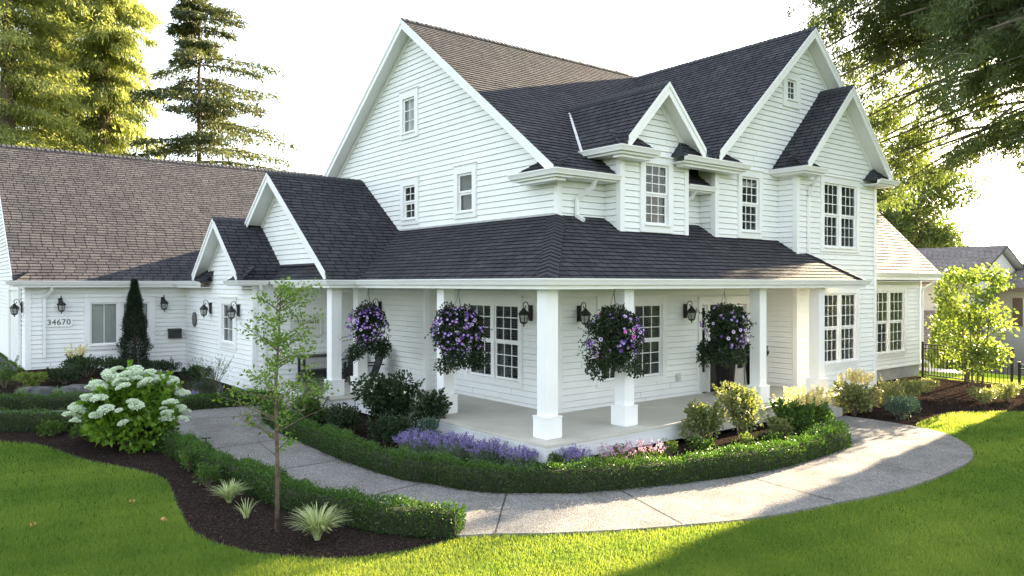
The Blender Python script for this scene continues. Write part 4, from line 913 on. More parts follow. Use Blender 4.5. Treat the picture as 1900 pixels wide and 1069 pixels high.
shrub('fern', (-5.55, 7.25), .35, .32, .34, 600, .08, .035, 'mid', 'low fern in front of the left hedge, next to the hydrangea')
# garage bed
for (x, y, r_, hh, mt, lb) in ((-5.85, 13.5, .45, .42, 'lime', 'yellow-green bush at the left edge above the rocks'), (-5.0, 13.8, .60, .50, 'dark', 'dark leafy bush right of the yellow one above the rocks'), (-4.35, 14.6, .75, .55, 'dark', 'dark spreading bush under the house number plate'), (-3.5, 15.2, .70, .48, 'dark', 'dark low bush left of the column yew'), (-2.2, 15.6, .75, .50, 'dark', 'dark low bush right of the column yew'), (-1.5, 14.2, .55, .45, 'dark', 'dark low bush in the corner below the mailbox')):
    shrub('garage_bush', (x, y), r_, r_*.8, hh, 2200, .06, .03, mt, lb, nb=10)
a_ = shrub('astilbe', (-4.55, 14.9), .40, .35, .62, 1100, .07, .04, 'mid', 'pale plumed astilbe in front of the garage siding', 'astilbe'); plumes(a_, 16, .32, .25, .50, .72, 'cream', .24, 60)
shrub('garage_bush', (-6.35, 13.9), .4, .35, .75, 1100, .05, .03, 'mid', 'upright green bush at the corner of the driveway', lift=.8)
def rock(x, y, sx, sy, sz, label):
    t = MB(); n = 9; r = random.Random(int(x*100)); pts = []
    for k, (zz, s) in enumerate(((0, 1), (.55, 1.02), (.92, .92), (1.0, .80))):
        pts.append([(math.copysign(abs(math.cos(2*math.pi*j/n+.2))**.6, math.cos(2*math.pi*j/n+.2))*sx*s*r.uniform(.9, 1.06), math.copysign(abs(math.sin(2*math.pi*j/n+.2))**.6, math.sin(2*math.pi*j/n+.2))*sy*s*r.uniform(.9, 1.06), zz*sz+r.uniform(-.02, .02)) for j in range(n)])
    for k in range(3):
        for j in range(n): t.face([pts[k][j], pts[k][(j+1) % n], pts[k+1][(j+1) % n], pts[k+1][j]])
    t.face(pts[3]); o = t.build('rock', M['rock'], None, loc=(x, y, H(x, y)-.05)); o.rotation_euler.z = r.uniform(-.6, -.3); tag(o, label, 'rock', 'basalt garden rocks')
rock(-5.80, 12.75, .40, .26, .26, 'left basalt rock between the fescue tufts'); rock(-4.85, 12.3, .50, .32, .32, 'right basalt rock behind the hydrangea'); rock(-2.1, 11.2, .4, .25, .35, 'basalt slab behind the rosemary mound')
# ------------------------------------------------------------------ column yew
def yew(x, y, r_, h):
    t = empty('column_yew', (x, y, H(x, y)), 0, 'tall narrow dark yew standing against the garage wall', 'conifer')
    n = 16000; z = rng.random(n)**.9*h; rad = r_*np.minimum(1, (1.02-z/h)**.80*1.25)*np.where(z < .25, .85, 1)*(1+.12*np.sin(z*9)+.10*rng.normal(size=n))*rng.uniform(.55, 1.0, n)
    a = rng.random(n)*6.28; p = np.stack([np.cos(a)*rad, np.sin(a)*rad, z], 1); D = np.stack([np.cos(a)*.7, np.sin(a)*.7, np.full(n, .9)], 1)+rng.normal(size=(n, 3))*.4
    quad_mesh('foliage', leaves(p, D, .085*rng.uniform(.6, 1.5, n), .018), M['yew'], t)
    mb = MB(); mb.tube([(0, 0, 0), (0, 0, h*.9)], [.07, .01], 7); mb.build('trunk', M['bark'], t)
yew(-2.80, 16.15, .42, 2.85)

# ================================================================== TREES
def spray_quads(P, D, n, L, W, spread, down):
    """n needle sprays around each branch point"""
    P = np.repeat(P, n, 0); D = np.repeat(D, n, 0); m = len(P)
    q = P+rng.normal(size=(m, 3))*spread; d = D*.5+rng.normal(size=(m, 3))*.45; d[:, 2] -= down
    return leaves(q, d, L*rng.uniform(.5, 1.4, m), W*rng.uniform(.6, 1.3, m))
def conifer(name, x, y, h, r_, mt, label, z0=.12, levels=40, per=5, droop=.25, up=.0, npts=13, nsp=7, L=.34, W=.10, spread=.14, down=.25, trunk=.35, top=.0, gap=0.0, power=.8, group=None, side=None, seed=1, bias=None, zb=0.0):
    rr = np.random.default_rng(seed); t = empty(name, (x, y, zb), 0, label, 'tree', group); mb = MB(); tb = MB(); PP = []; DD = []
    tb.tube([(0, 0, -.3), (0, 0, h*.5), (0, 0, h)], [trunk, trunk*.55, .03], 10)
    for i in range(levels):
        f = z0+(1-z0)*(i+rr.random()*.7)/levels
        for j in range(per):
            if rr.random() < gap: continue
            a = rr.random()*6.28; ln = (r_*(1.0-f)**power+top)*rr.uniform(.55, 1.15)
            if side is not None: ln *= 1+side[1]*max(0, math.cos(a-side[0]))
            s = np.linspace(.12, 1, npts); zz = f*h+ln*(up*s-droop*s**1.8+ .10*np.maximum(0, s-.7))+0*s
            bend = rr.normal()*.12; pts = np.stack([np.cos(a+bend*s)*ln*s, np.sin(a+bend*s)*ln*s, zz], 1)
            mb.tube([(0, 0, f*h)]+[tuple(p) for p in pts[::4]], [.05*ln/4+.012]+[max(.006, (.04*ln/4+.01)*(1-k*.25)) for k in range(len(pts[::4]))], 5, cap=False)
            d = unit(np.stack([np.full(npts, math.cos(a)), np.full(npts, math.sin(a)), np.full(npts, -droop*.6)], 1))
            wd = .30*ln*(1-.55*s)[:, None]*np.array([[-math.sin(a), math.cos(a), 0]])      # flat side twigs
            for k in (-1, -.5, 0, .5, 1):
                q = pts+wd*k*rr.uniform(.5, 1.1, (npts, 1)); q[:, 2] -= np.abs(k)*.12*ln*.3; PP.append(q); DD.append(d+np.array([[-math.sin(a)*k*.6, math.cos(a)*k*.6, 0]]))
    P = np.concatenate(PP); D = np.concatenate(DD); V = spray_quads(P, D, nsp, L, W, spread, down)
    quad_mesh('crown', V, M[mt], t); tb.build('trunk', M['bark'], t, True); mb.build('branches', M['twig'], t)
    return t
conifer('conifer_tree', -3.9, 40.4, 34, 5.4, 'conif', 'huge sunlit conifer with a thick bare trunk at the left edge', z0=.12, levels=44, per=5, droop=.30, seed=3, trunk=.55, npts=12, nsp=10, power=.45, L=.32, W=.065, spread=.17, down=.6, gap=.12)
conifer('conifer_tree', -.9, 47.0, 36, 4.4, 'conif', 'dense sunlit conifer between the thick trunk and the cedar', z0=.10, levels=48, per=6, droop=.35, seed=4, trunk=.5, npts=12, nsp=10, power=.40, L=.36, W=.07, spread=.2, down=.8, gap=.10)
conifer('cedar_tree', 1.1, 41.6, 32, 3.5, 'conif', 'bright drooping cedar beside the open spruce', z0=.12, levels=48, per=6, droop=.40, seed=5, trunk=.45, npts=12, nsp=11, power=.30, L=.32, W=.065, spread=.16, down=1.1, gap=.08)
conifer('conifer_tree', -9.5, 46.0, 30, 5.0, 'conif', 'conifer behind the garage at the far left', z0=.1, levels=30, per=5, droop=.3, seed=13, trunk=.5, npts=10, nsp=5, power=.45, L=.5, W=.12, spread=.22, down=.6)
conifer('spruce_tree', 5.3, 37.3, 20.8, 6.2, 'spruce', 'open dark spruce with a visible trunk and long reaching boughs', z0=.30, levels=26, per=4, droop=.22, up=.05, seed=8, trunk=.26, npts=16, nsp=6, power=.55, top=.5, L=.30, W=.085, spread=.09, down=.35, gap=.14, side=(-.66, .35))
def thin_tree(x, y, h, label):
    t = empty('young_tree', (x, y, H(x, y)), 0, label, 'tree'); mb = MB(); mb.tube([(0, 0, 0), (.05, 0, h*.5), (0, 0, h)], [.09, .06, .02], 6); br = MB(); P = []
    for i in range(18):
        z = h*random.uniform(.35, .97); a = random.uniform(0, 6.28); l = random.uniform(.4, 1.1); e = (math.cos(a)*l, math.sin(a)*l, z+l*.6); br.tube([(0, 0, z), e], [.025, .008], 4, cap=False)
        P += [np.array(e)*np.array([s, s, 1])-np.array([0, 0, (1-s)*l*.6]) for s in (.4, .6, .8, 1) for _ in range(2)]
    P = np.array(P); quad_mesh('crown', leaves(P+rng.normal(size=P.shape)*.1, on_sphere(len(P)), .13, .08), M['grey'], t); mb.build('trunk', M['grey'] if False else M['twig'], t); br.build('branches', M['twig'], t)
thin_tree(11.9, 40.9, 13.6, 'thin almost leafless young tree behind the house roof')
# big cedar leaning in from the right, beyond the frame
def big_cedar(x, y, h, label):
    rr = np.random.default_rng(21); t = empty('cedar_tree', (x, y, H(x, y)), 0, label, 'tree'); tb = MB(); mb = MB(); PP = []
    tb.tube([(0, 0, -.3), (.1, 0, h*.4), (0, 0, h)], [.62, .45, .05], 12)
    specs = []
    for i in range(34):
        specs.append((rr.uniform(9.6, 15.0), math.radians(rr.uniform(116, 160)), rr.uniform(8.0, 11.2)))
    for i in range(80):      # boughs reaching over the garden
        z = 8.3+7.5*rr.random()**1.15; a = math.radians(rr.uniform(92, 205)); ln = rr.uniform(6.0, 10.2); specs.append((z, a, ln*(1 if z > 9 else .8)))
    for i in range(46):
        z = 9.5+(h-10)*(i/46)**.9; a = rr.random()*6.28; ln = rr.uniform(5.0, 8.5)*(1-.6*max(0, (z-15)/(h-15))); specs.append((z, a, ln))
    for z, a, ln in specs:
        npts = 20; s = np.linspace(.12, 1, npts); b = rr.normal()*.22; zz = z+ln*(rr.uniform(.02, .18)*s-rr.uniform(.26, .42)*s**2)+.16*np.sin(s*rr.uniform(5, 11)+rr.random()*6)
        tipx = x+math.cos(a)*ln; tipy = y+math.sin(a)*ln
        if tipy > 5.6: ln *= max(.4, (5.6-y)/max(.1, tipy-y))
        pts = np.stack([np.cos(a+b*s)*ln*s, np.sin(a+b*s)*ln*s, zz], 1)
        over = ((x+pts[:, 0] < 15.9) & (y+pts[:, 1] > .3) & (pts[:, 2] < 10.9)) | (y+pts[:, 1] > 5.6)      # keep boughs clear of the roofs
        if over.any():
            npts = int(np.argmax(over))
            if npts < 6: continue
            pts = pts[:npts]; s = s[:npts]
        mb.tube([(0, 0, z)]+[tuple(p) for p in pts[::5]], [.10]+[.07*(1-.22*k) for k in range(len(pts[::5]))], 6, cap=False)
        sd = np.array([-math.sin(a), math.cos(a), 0]); ax = np.array([math.cos(a), math.sin(a), 0])
        for k in range(int(ln*2.3)):
            ss = rr.uniform(.22, s[-1]); p = np.array([np.interp(ss, s, pts[:, c]) for c in range(3)]); off = rr.normal()*ln*.13*(1.15-.8*ss)
            q = p+sd*off-np.array([0, 0, abs(off)*.30])
            if x+q[0] < 16.2 and y+q[1] > 0 and q[2] < 11.4: continue
            mb.tube([tuple(p-ax*abs(off)*.5), tuple(q)], [.016, .006], 4, cap=False)
            PP.append((q, rr.uniform(.22, .52), ax*.4+sd*np.sign(off)*.4))
    V = []; TN = []
    for q, r0, dr in PP:
        m = int(290*r0); d = on_sphere(m); pp = q+d*np.array([r0, r0, r0*.35])*rr.uniform(.2, 1, (m, 1)); pp[:, 2] -= rr.random(m)**1.3*r0*1.5
        D = dr+rr.normal(size=(m, 3))*.6+np.array([0, 0, -.9]); V.append(leaves(pp, D, .15*rr.uniform(.5, 1.4, m), .036*rr.uniform(.6, 1.4, m))); TN.append(np.clip(rr.random(m)*.6+rr.random()*.4, 0, 1))
    quad_mesh('crown', np.concatenate(V), M['cedar'], t, np.concatenate(TN)); tb.build('trunk', M['bark'], t, True); mb.build('branches', M['twig'], t)
big_cedar(20.4, -3.2, 24, 'big overhanging cedar with drooping sprays, trunk just beyond the right edge')
def broadleaf(name, x, y, h, r_, z0, mt, label, n=26000, L=.20, W=.13, nb=46, trunk=.22, stems=1, flat=.9, grp=None, zb=None, cone=0.0, shell=.2):
    zb = H(x, y) if zb is None else zb; t = empty(name, (x, y, zb), 0, label, 'tree', grp); tb = MB(); br = MB(); Vs = []; tn = []
    for i in range(stems):
        a = 6.28*i/max(1, stems); o = .10*(stems > 1); e = (math.cos(a)*o*4, math.sin(a)*o*4, z0+(h-z0)*.55)
        tb.tube([(math.cos(a)*o, math.sin(a)*o, -.1), (math.cos(a)*o*2, math.sin(a)*o*2, z0*.8), e], [trunk, trunk*.75, trunk*.25], 8)
    for i in range(nb):
        z = random.random(); a = random.uniform(0, 6.28); q = random.random()**.6*(1-cone*z if cone >= 0 else (.38+.80*math.sin(math.pi*(.10+.76*z)))); zz = z0+(h-z0)*(.08+.84*z); c = (math.cos(a)*r_*.78*q, math.sin(a)*r_*.78*q*flat, zz)
        s = random.uniform(.20, .36)*r_; m = n//nb; p, d = blob_points(m, c, (s, s, s*.62), shell)
        D = d*.8+rng.normal(size=(m, 3))*.6; D[:, 2] -= .15
        Vs.append(leaves(p, D, L*rng.uniform(.6, 1.3, m), W*rng.uniform(.6, 1.3, m))); tn.append(np.clip(rng.random(m)*.65+random.random()*.35, 0, 1))
        if i % 2 == 0: br.tube([(0, 0, min(zz, z0+(h-z0)*.5)*random.uniform(.6, .95)), c], [trunk*.25, .01], 5, cap=False)
    quad_mesh('crown', np.concatenate(Vs), M[mt], t, np.concatenate(tn)); tb.build('trunk', M['bark'], t, True); br.build('branches', M['twig'], t); return t
# trees right of and behind the house
broadleaf('deciduous_tree', 48.0, 15.4, 15.6, 4.6, 1.5, 'far', 'leafy tree right behind the house, reaching under the cedar', 40000, .26, .15, 80, .3, zb=-3.5)
broadleaf('deciduous_tree', 51.0, 20.0, 22.0, 6.5, 3, 'far', 'taller tree behind the right gable, half hidden by cedar sprays', 40000, .3, .16, 80, .3, zb=-3.5)
broadleaf('deciduous_tree', 60.0, -3.0, 9.5, 4.0, 2, 'far', 'distant pale tree beyond the neighbouring house', 12000, .35, .2, 40, .3, zb=-3.5)
broadleaf('deciduous_tree', 66.0, 2.0, 10.0, 4.0, 2, 'far', 'distant pale tree low behind the neighbouring ridge', 12000, .35, .2, 40, .3, zb=-3.5)
# sunlit small tree by the fence
broadleaf('ornamental_tree', 16.1, -.55, 3.95, 1.22, .45, 'lime', 'small multi-stemmed tree with bright sunlit leaves before the fence', 5400, .115, .08, 80, .04, 4, shell=.1, cone=-.62)
# unseen leafy blocks added beyond the right edge to cast the lawn shade
def shade_block(x, y0, y1, h, wd, label):
    t = empty('lawn_shade_block', (x, (y0+y1)/2, 0), 0, label, 'hedge', 'unseen blocks added to shade the lawn'); L2 = (y1-y0)/2; n = int((y1-y0)*h*420)
    u = rng.uniform(-L2, L2, n); z = rng.random(n)*h; s = np.where(rng.random(n) < .5, -1, 1)*wd/2*rng.uniform(.8, 1.05, n)
    p = np.stack([s, u, z], 1); m = n//6; tp = np.stack([rng.uniform(-wd/2, wd/2, m), rng.uniform(-L2, L2, m), np.full(m, h)], 1); en = np.stack([rng.uniform(-wd/2, wd/2, m), np.where(rng.random(m) < .5, -L2, L2), rng.random(m)*h], 1)
    p = np.concatenate([p, tp, en]); quad_mesh('foliage', leaves(p, rng.normal(size=p.shape)*.6+np.array([0, 0, .8]), .22, .09), M['mid'], t)
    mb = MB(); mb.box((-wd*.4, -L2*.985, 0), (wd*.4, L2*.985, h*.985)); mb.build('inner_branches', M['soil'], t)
shade_block(21.0, -2.75, -1.72, 7.2, 1.6, 'unseen leafy block added to shade the lawn, nearest the house')
shade_block(21.0, -10.5, -3.35, 7.2, 1.6, 'longer unseen leafy block added to shade the lawn, past a notch')
shade_block(21.0, -3.33, -2.77, 5.2, 1.6, 'lower unseen block between the two tall ones, added to leave a lawn patch sunlit')
# sapling in the left bed
def sapling(x, y):
    t = empty('sapling', (x, y, H(x, y)), 0, 'slender young tree with sparse fine leaves standing in the mulch', 'tree'); tb = MB(); br = MB(); Vs = []; h = 3.15
    tb.tube([(0, 0, -.05), (.01, .01, .9), (-.01, .02, 1.8), (.03, 0, 2.6), (.06, .02, h)], [.032, .027, .021, .013, .004], 8)
    r = random.Random(12)
    for i in range(46):
        z = r.uniform(.95, 3.0); a = r.uniform(0, 6.28); l = (.62*math.sin(min(1, (z-.6)/1.1)*1.5)*(1.15-.22*z)+.12)*r.uniform(.6, 1.2)
        if z < 1.35: l *= 1.0
        k = 8; s = np.linspace(.2, 1, k); b = r.uniform(-.3, .3); up = r.uniform(.35, .75) if z > 1.3 else r.uniform(.5, .9)
        pts = np.stack([np.cos(a+b*s)*l*s, np.sin(a+b*s)*l*s, z+l*(up*s-.15*s*s)], 1); br.tube([(0, 0, z)]+[tuple(p) for p in pts[::2]]+[tuple(pts[-1])], [.009, .008, .006, .004, .003, .002], 5, cap=False)
        if z < 1.45 and r.random() < .75: 
            for q in range(3):
                p = pts[r.randrange(3, k)]; br.tube([tuple(p), (p[0]+r.uniform(-.12, .12), p[1]+r.uniform(-.12, .12), p[2]+r.uniform(.05, .16))], [.004, .002], 4, cap=False)
            continue
        m = 7; q = np.repeat(pts, m, 0)+rng.normal(size=(k*m, 3))*.045; D = rng.normal(size=(k*m, 3))*.6+np.array([math.cos(a)*.5, math.sin(a)*.5, .1]); Vs.append(leaves(q, D, .062*rng.uniform(.6, 1.3, k*m), .030))
    quad_mesh('crown', np.concatenate(Vs), M['sap'], t); tb.build('trunk', M['bark'], t, True); br.build('branches', M['twig'], t)
sapling(-4.69, -.2)

# ================================================================== LANTERNS, SIGNS, BASKETS, FURNITURE
def make_lantern(loc, rz, label):
    """wall lantern; local -Y points away from the wall"""
    t = empty('wall_lantern', loc, rz, label, 'lantern', 'black wall lanterns')
    mb = MB(); mb.box((-.055, -.03, -.17), (.055, 0, .17)); mb.box((-.04, -.045, -.14), (.04, -.03, .14)); mb.build('back_plate', M['black'], t)
    mb = MB(); P = []
    for k in range(15):
        u = k/14; an = math.radians(200-u*330); P.append((0, -.115+.0*u-math.cos(an)*-.10*(1-.25*u)*1.0, .19+math.sin(an)*.085*(1-.2*u)))
    P = [(0, -.035, .02), (0, -.06, .10), (0, -.075, .17), (0, -.105, .225), (0, -.15, .245), (0, -.195, .225), (0, -.22, .185), (0, -.215, .14), (0, -.19, .11), (0, -.16, .115), (0, -.15, .145)]
    mb.tube(P, .0095, 7); mb.tube([(0, -.03, -.06), (0, -.07, -.075), (0, -.10, -.04)], .008, 6); mb.lathe([(0, -.018), (.018, 0), (0, .018)], 8, (0, -.15, .15)); mb.build('arm', M['black'], t)
    c = (0, -.205, 0); n = 6
    mb = MB(); mb.lathe([(.0, .115), (.028, .112), (.03, .10), (.05, .085), (.045, .07), (.085, .045), (.118, .0), (.138, -.018), (.132, -.028), (.0, -.028)], n, c, rot=.52); mb.build('roof_cap', M['black'], t)
    mb = MB()
    for j in range(n):
        a = math.pi/3*j+.52; mb.tube([(c[0]+.105*math.cos(a), c[1]+.105*math.sin(a), -.028), (c[0]+.078*math.cos(a), c[1]+.078*math.sin(a), -.20)], .0085, 5)
    for k, (z, r_) in enumerate(((-.036, .106), (-.115, .092), (-.195, .08))):
        for j in range(n):
            a, b = math.pi/3*j+.52, math.pi/3*(j+1)+.52; mb.tube([(c[0]+r_*math.cos(a), c[1]+r_*math.sin(a), z), (c[0]+r_*math.cos(b), c[1]+r_*math.sin(b), z)], .012 if k != 1 else .004, 4)
    mb.build('cage', M['black'], t)
    mb = MB(); mb.lathe([(.099, -.036), (.074, -.195)], n, c, rot=.52); mb.build('pane', M['lampglass'], t)
    mb = MB(); mb.lathe([(.082, -.198), (.06, -.225), (.02, -.24), (.014, -.25), (.022, -.268), (.0, -.30)], n, c, rot=.52); mb.build('finial', M['black'], t)
    return t
Lx = -math.pi/2        # rotates local -Y to world -X
spots = [((XM-.03, 3.12, 2.52), Lx, 'black lantern on the siding left of the corner porch post'), ((2.88, YM-.03, 2.52), 0, 'black lantern right of the corner porch post, half hidden by a flower basket'), ((6.40, YM-.03, 2.50), 0, 'black lantern between the double window and the front door'), ((9.25, YM-.03, 2.52), 0, 'black lantern right of the front door, nearly hidden by a post'),
         ((2.02-.03, 9.30, 2.50), Lx, 'black lantern behind the leftmost flower basket'), ((SXW-.03, 14.20, 2.42), Lx, 'black lantern between the oval plaque and the narrow window'), ((SXW-.03, 11.72, 2.42), Lx, 'black lantern at the entry corner, overlapping the narrow window'),
         ((-4.68, GY-.03, 2.55), 0, 'black lantern directly above the house number'), ((-1.78, GY-.03, 2.55), 0, 'black lantern right of the column yew'), ((GXL-.03, 17.65, 2.45), Lx, 'black lantern on the garage end wall at the left edge')]
l0 = None
for loc, rz, lb in spots:
    if l0 is None: l0 = make_lantern(loc, rz, lb)
    else:
        c = copy_tree(l0); c.location = loc; c.rotation_euler = (0, 0, rz); c['label'] = lb
def text_obj(body, size, m, parent, loc, rot, name='lettering', depth=.004, sp=1.0):
    cu = bpy.data.curves.new(name, 'FONT'); cu.body = body; cu.size = size; cu.align_x = 'CENTER'; cu.align_y = 'CENTER'; cu.extrude = depth; cu.space_character = sp
    o = bpy.data.objects.new(name, cu); COL.objects.link(o); o.location = loc; o.rotation_euler = rot; cu.materials.append(m)
    me = bpy.data.meshes.new_from_object(o); bpy.data.objects.remove(o)
    o = link(name, me, parent, loc); o.rotation_euler = rot; return o
t = empty('house_number', (-4.72, GY-.02, 1.99), 0, 'white plate with the black number 34670 on the garage siding', 'sign')
mb = MB(); pr = [(-.36, -.10), (-.33, -.135), (.33, -.135), (.36, -.10), (.36, .10), (.33, .135), (-.33, .135), (-.36, .10)]
mb.face([(x, -.03, z) for x, z in pr]); 
for i in range(8): a, b = pr[i], pr[(i+1) % 8]; mb.face([(a[0], 0, a[1]), (b[0], 0, b[1]), (b[0], -.03, b[1]), (a[0], -.03, a[1])])
mb.build('plate', M['plate'], t); text_obj('34670', .235, M['ink'], t, (0, -.033, 0), (R(90), 0, 0), sp=1.08)
t = empty('oval_plaque', (SXW-.025, 15.85, 2.02), Lx, 'dark oval plaque with light lettering on the small gable wall', 'plaque')
mb = MB(); n = 28; o_ = [(math.cos(6.2832*i/n)*.20, math.sin(6.2832*i/n)*.235) for i in range(n)]; mb.face([(x, -.03, z) for x, z in o_])
for i in range(n): a, b = o_[i], o_[(i+1) % n]; mb.face([(a[0], 0, a[1]), (b[0], 0, b[1]), (b[0], -.03, b[1]), (a[0], -.03, a[1])])
mb.build('plate', M['bronze'], t)
mb = MB(); mb.tube([(math.cos(6.2832*i/n)*.182, -.034, math.sin(6.2832*i/n)*.215) for i in range(n+1)], .006, 5); r = random.Random(4)
for zz, wd in ((.13, .10), (.055, .14), (-.02, .15), (-.10, .12)):      # raised band of illegible relief lettering
    x = -wd
    while x < wd:
        k = r.uniform(.012, .03); mb.box((x, -.036, zz-.022), (x+k*.6, -.03, zz+.022)); mb.box((x, -.036, zz+r.choice((-.022, -.005, .012))), (x+k, -.0305, zz+r.choice((.018, .022)))); x += k+.014
mb.build('relief', M['bronzehi'], t)
t = empty('entry_sign', (.40, SY0-.025, 2.0), 0, 'pale wooden sign with grey lettering on the covered entry wall', 'sign')
mb = MB(); mb.box((-.44, -.03, -.29), (.44, 0, .29)); mb.box((-.46, -.045, -.31), (.46, -.031, -.27)); mb.box((-.46, -.045, .27), (.46, -.031, .31)); mb.box((-.46, -.0449, -.269), (-.42, -.0311, .269)); mb.box((.42, -.0449, -.269), (.46, -.0311, .269)); mb.build('board', M['signw'], t)
mb = MB(); r = random.Random(9)
for zz, hh, wd in ((.10, .06, .34), (-.09, .022, .26)):
    x = -wd
    while x < wd:
        k = r.uniform(.03, .055) if hh > .03 else r.uniform(.015, .03); mb.box((x, -.036, zz-hh), (x+.010, -.03, zz+hh)); mb.box((x+.0101, -.0358, zz+r.choice((-hh, 0, hh-.012))), (x+k*.7, -.0302, zz+r.choice((.012, hh)))); x += k+.018
mb.build('lettering', M['signink'], t)
t = empty('mailbox', (-1.42, GY-.02, 1.50), 0, 'black wall mailbox in the corner by the small gable wall', 'mailbox')
mb = MB(); mb.box((-.20, -.13, -.13), (.20, 0, .12)); mb.build('body', M['black'], t); mb = MB(); mb.hexa([(-.21, -.15, .121), (.21, -.15, .121), (.21, 0, .121), (-.21, 0, .121), (-.21, -.15, .13), (.21, -.15, .13), (.21, 0, .19), (-.21, 0, .19)]); mb.build('lid', M['black'], t)
# hanging baskets
def flower_mesh(nm, col, eye):
    mb = MB(); n = 10; rim = [(math.cos(6.2832*i/n)*(.036 if i % 2 else .030), math.sin(6.2832*i/n)*(.036 if i % 2 else .030), .004 if i % 2 else .010) for i in range(n)]
    mid = [(x*.55, y*.55, .002) for x, y, z in rim]; inn = [(x*.25, y*.25, -.008) for x, y, z in rim]
    for i in range(n):
        j = (i+1) % n; mb.face([mid[i], mid[j], rim[j], rim[i]], 0); mb.face([inn[i], inn[j], mid[j], mid[i]], 1)
    mb.face(inn, 2); mb.tube([(0, 0, -.008), (0, 0, -.05)], [.008, .003], 6, 0)
    o = mb.build(nm, [col, eye, M['ink']]); me = o.data; bpy.data.objects.remove(o); return me
FM = [flower_mesh('flower', M['pet1'], M['petw']), flower_mesh('flower', M['pet1'], M['pet2']), flower_mesh('flower', M['petw'], M['pet1']), flower_mesh('flower', M['pet2'], M['petw']), flower_mesh('flower', M['peth'], M['pet2'])]
def basket(x, y, z, label, bias, sd, nfl=74, mixw=.1, rx=.52, hz=.58):
    r = random.Random(sd); t = empty('hanging_basket', (x, y, z), 0, label, 'flower basket', 'hanging petunia baskets under the porch roof')
    Vs = []; cl = []
    for i in range(26):
        a = r.uniform(0, 6.28); u = r.uniform(-1, 1); q = math.sqrt(1-u*u*.8)*r.uniform(.35, .8); cl.append((math.cos(a)*rx*q, math.sin(a)*rx*q, u*hz*.78-.02))
    for i in range(9):   # trailing stems
        a = r.uniform(0, 6.28); cl.append((math.cos(a)*rx*.75, math.sin(a)*rx*.75, -hz*r.uniform(.7, 1.05)))
    for c in cl:
        m = 210; s = r.uniform(.15, .23); p, d = blob_points(m, c, (s, s, s), .2); D = d+rng.normal(size=(m, 3))*.5; D[:, 2] -= .3; Vs.append(leaves(p, D, .055*rng.uniform(.6, 1.3, m), .038))
    for i in range(10):  # wisps
        a = r.uniform(0, 6.28); k = 16; s = np.linspace(0, 1, k)[:, None]; p = np.array([math.cos(a)*rx*.8, math.sin(a)*rx*.8, r.uniform(-.4, .3)])+s*np.array([math.cos(a)*.26, math.sin(a)*.26, r.uniform(-.35, .15)]); Vs.append(leaves(p, rng.normal(size=(k, 3)), .045, .03))
    quad_mesh('foliage', np.concatenate(Vs), M['petl'], t)
    mb = MB(); mb.lathe([(.0, -.20), (.14, -.19), (.22, -.02), (.23, 0), (.0, .0)], 16, (0, 0, .02)); mb.build('bowl', M['soil'], t)
    mb = MB(); top = 3.085-z
    for j in range(3): a = 2.1*j+.4; mb.tube([(math.cos(a)*.22, math.sin(a)*.22, .02), (0, 0, top-.10)], .004, 5)
    mb.tube([(0, 0, top-.10), (.025, 0, top-.05), (0, 0, top), (-.01, 0, top)], .006, 6); mb.build('hanger', M['black'], t)
    b = Vector(bias)
    for i in range(nfl):
        while True:
            d = Vector((r.gauss(0, 1), r.gauss(0, 1), r.gauss(0, 1))).normalized()
            if r.random() < .22+max(0, d.dot(b.normalized()))**1.2*b.length: break
        c = Vector((d.x*rx, d.y*rx, d.z*hz*.92))*r.uniform(.86, 1.04)
        me = FM[2] if r.random() < mixw else (FM[4] if r.random() < .05 else r.choice((FM[0], FM[0], FM[1], FM[3])))
        o = bpy.data.objects.new('flower', me); COL.objects.link(o); o.parent = t; o.location = c
        f = (d+Vector((-.35, -.45, .25))+Vector((r.gauss(0, .3), r.gauss(0, .3), r.gauss(0, .3)))).normalized(); o.rotation_euler = f.to_track_quat('Z', 'Y').to_euler(); s = r.uniform(.85, 1.2); o.scale = (s, s, s)
basket(.32, 6.85, 2.12, 'leftmost basket of purple petunias, hanging by the paired posts', (-.7, -.7, .4), 1, 150, .12)
basket(.36, 3.10, 2.14, 'basket of purple petunias over the double window left of the corner post', (-.75, -.5, .35), 2, 170, .06, .55, .60)
basket(2.05, .42, 2.16, 'dark petunia basket lit pink at upper right, covering the second post', (.5, -.7, .1), 3, 110, .2, .55, .56)
basket(5.45, .42, 2.20, 'petunia basket with pale pink flowers hanging before the front door', (.1, -.9, -.2), 4, 75, .45, .54, .60)
# planters beside the door
def planter(x, y, label, lf):
    t = empty('tall_planter', (x, y, .45), 0, label, 'planter', 'black planters beside the front door')
    mb = MB(); mb.lathe([(0, 0), (.17, 0), (.18, .02), (.25, .78), (.275, .80), (.275, .85), (.24, .85), (.22, .80), (0, .79)], 20); mb.build('pot', M['pot'], t, True)
    n = 500; p, d = blob_points(n, (0, 0, .98), (.30, .30, .22), .2); quad_mesh('foliage', leaves(p, d+np.array([0, 0, .6]), .10, .05), M['dark'], t)
planter(6.98+.33, 1.75, 'tapered black planter left of the front door', 0); planter(8.62, 1.80, 'tapered black planter right of the front door', 1)
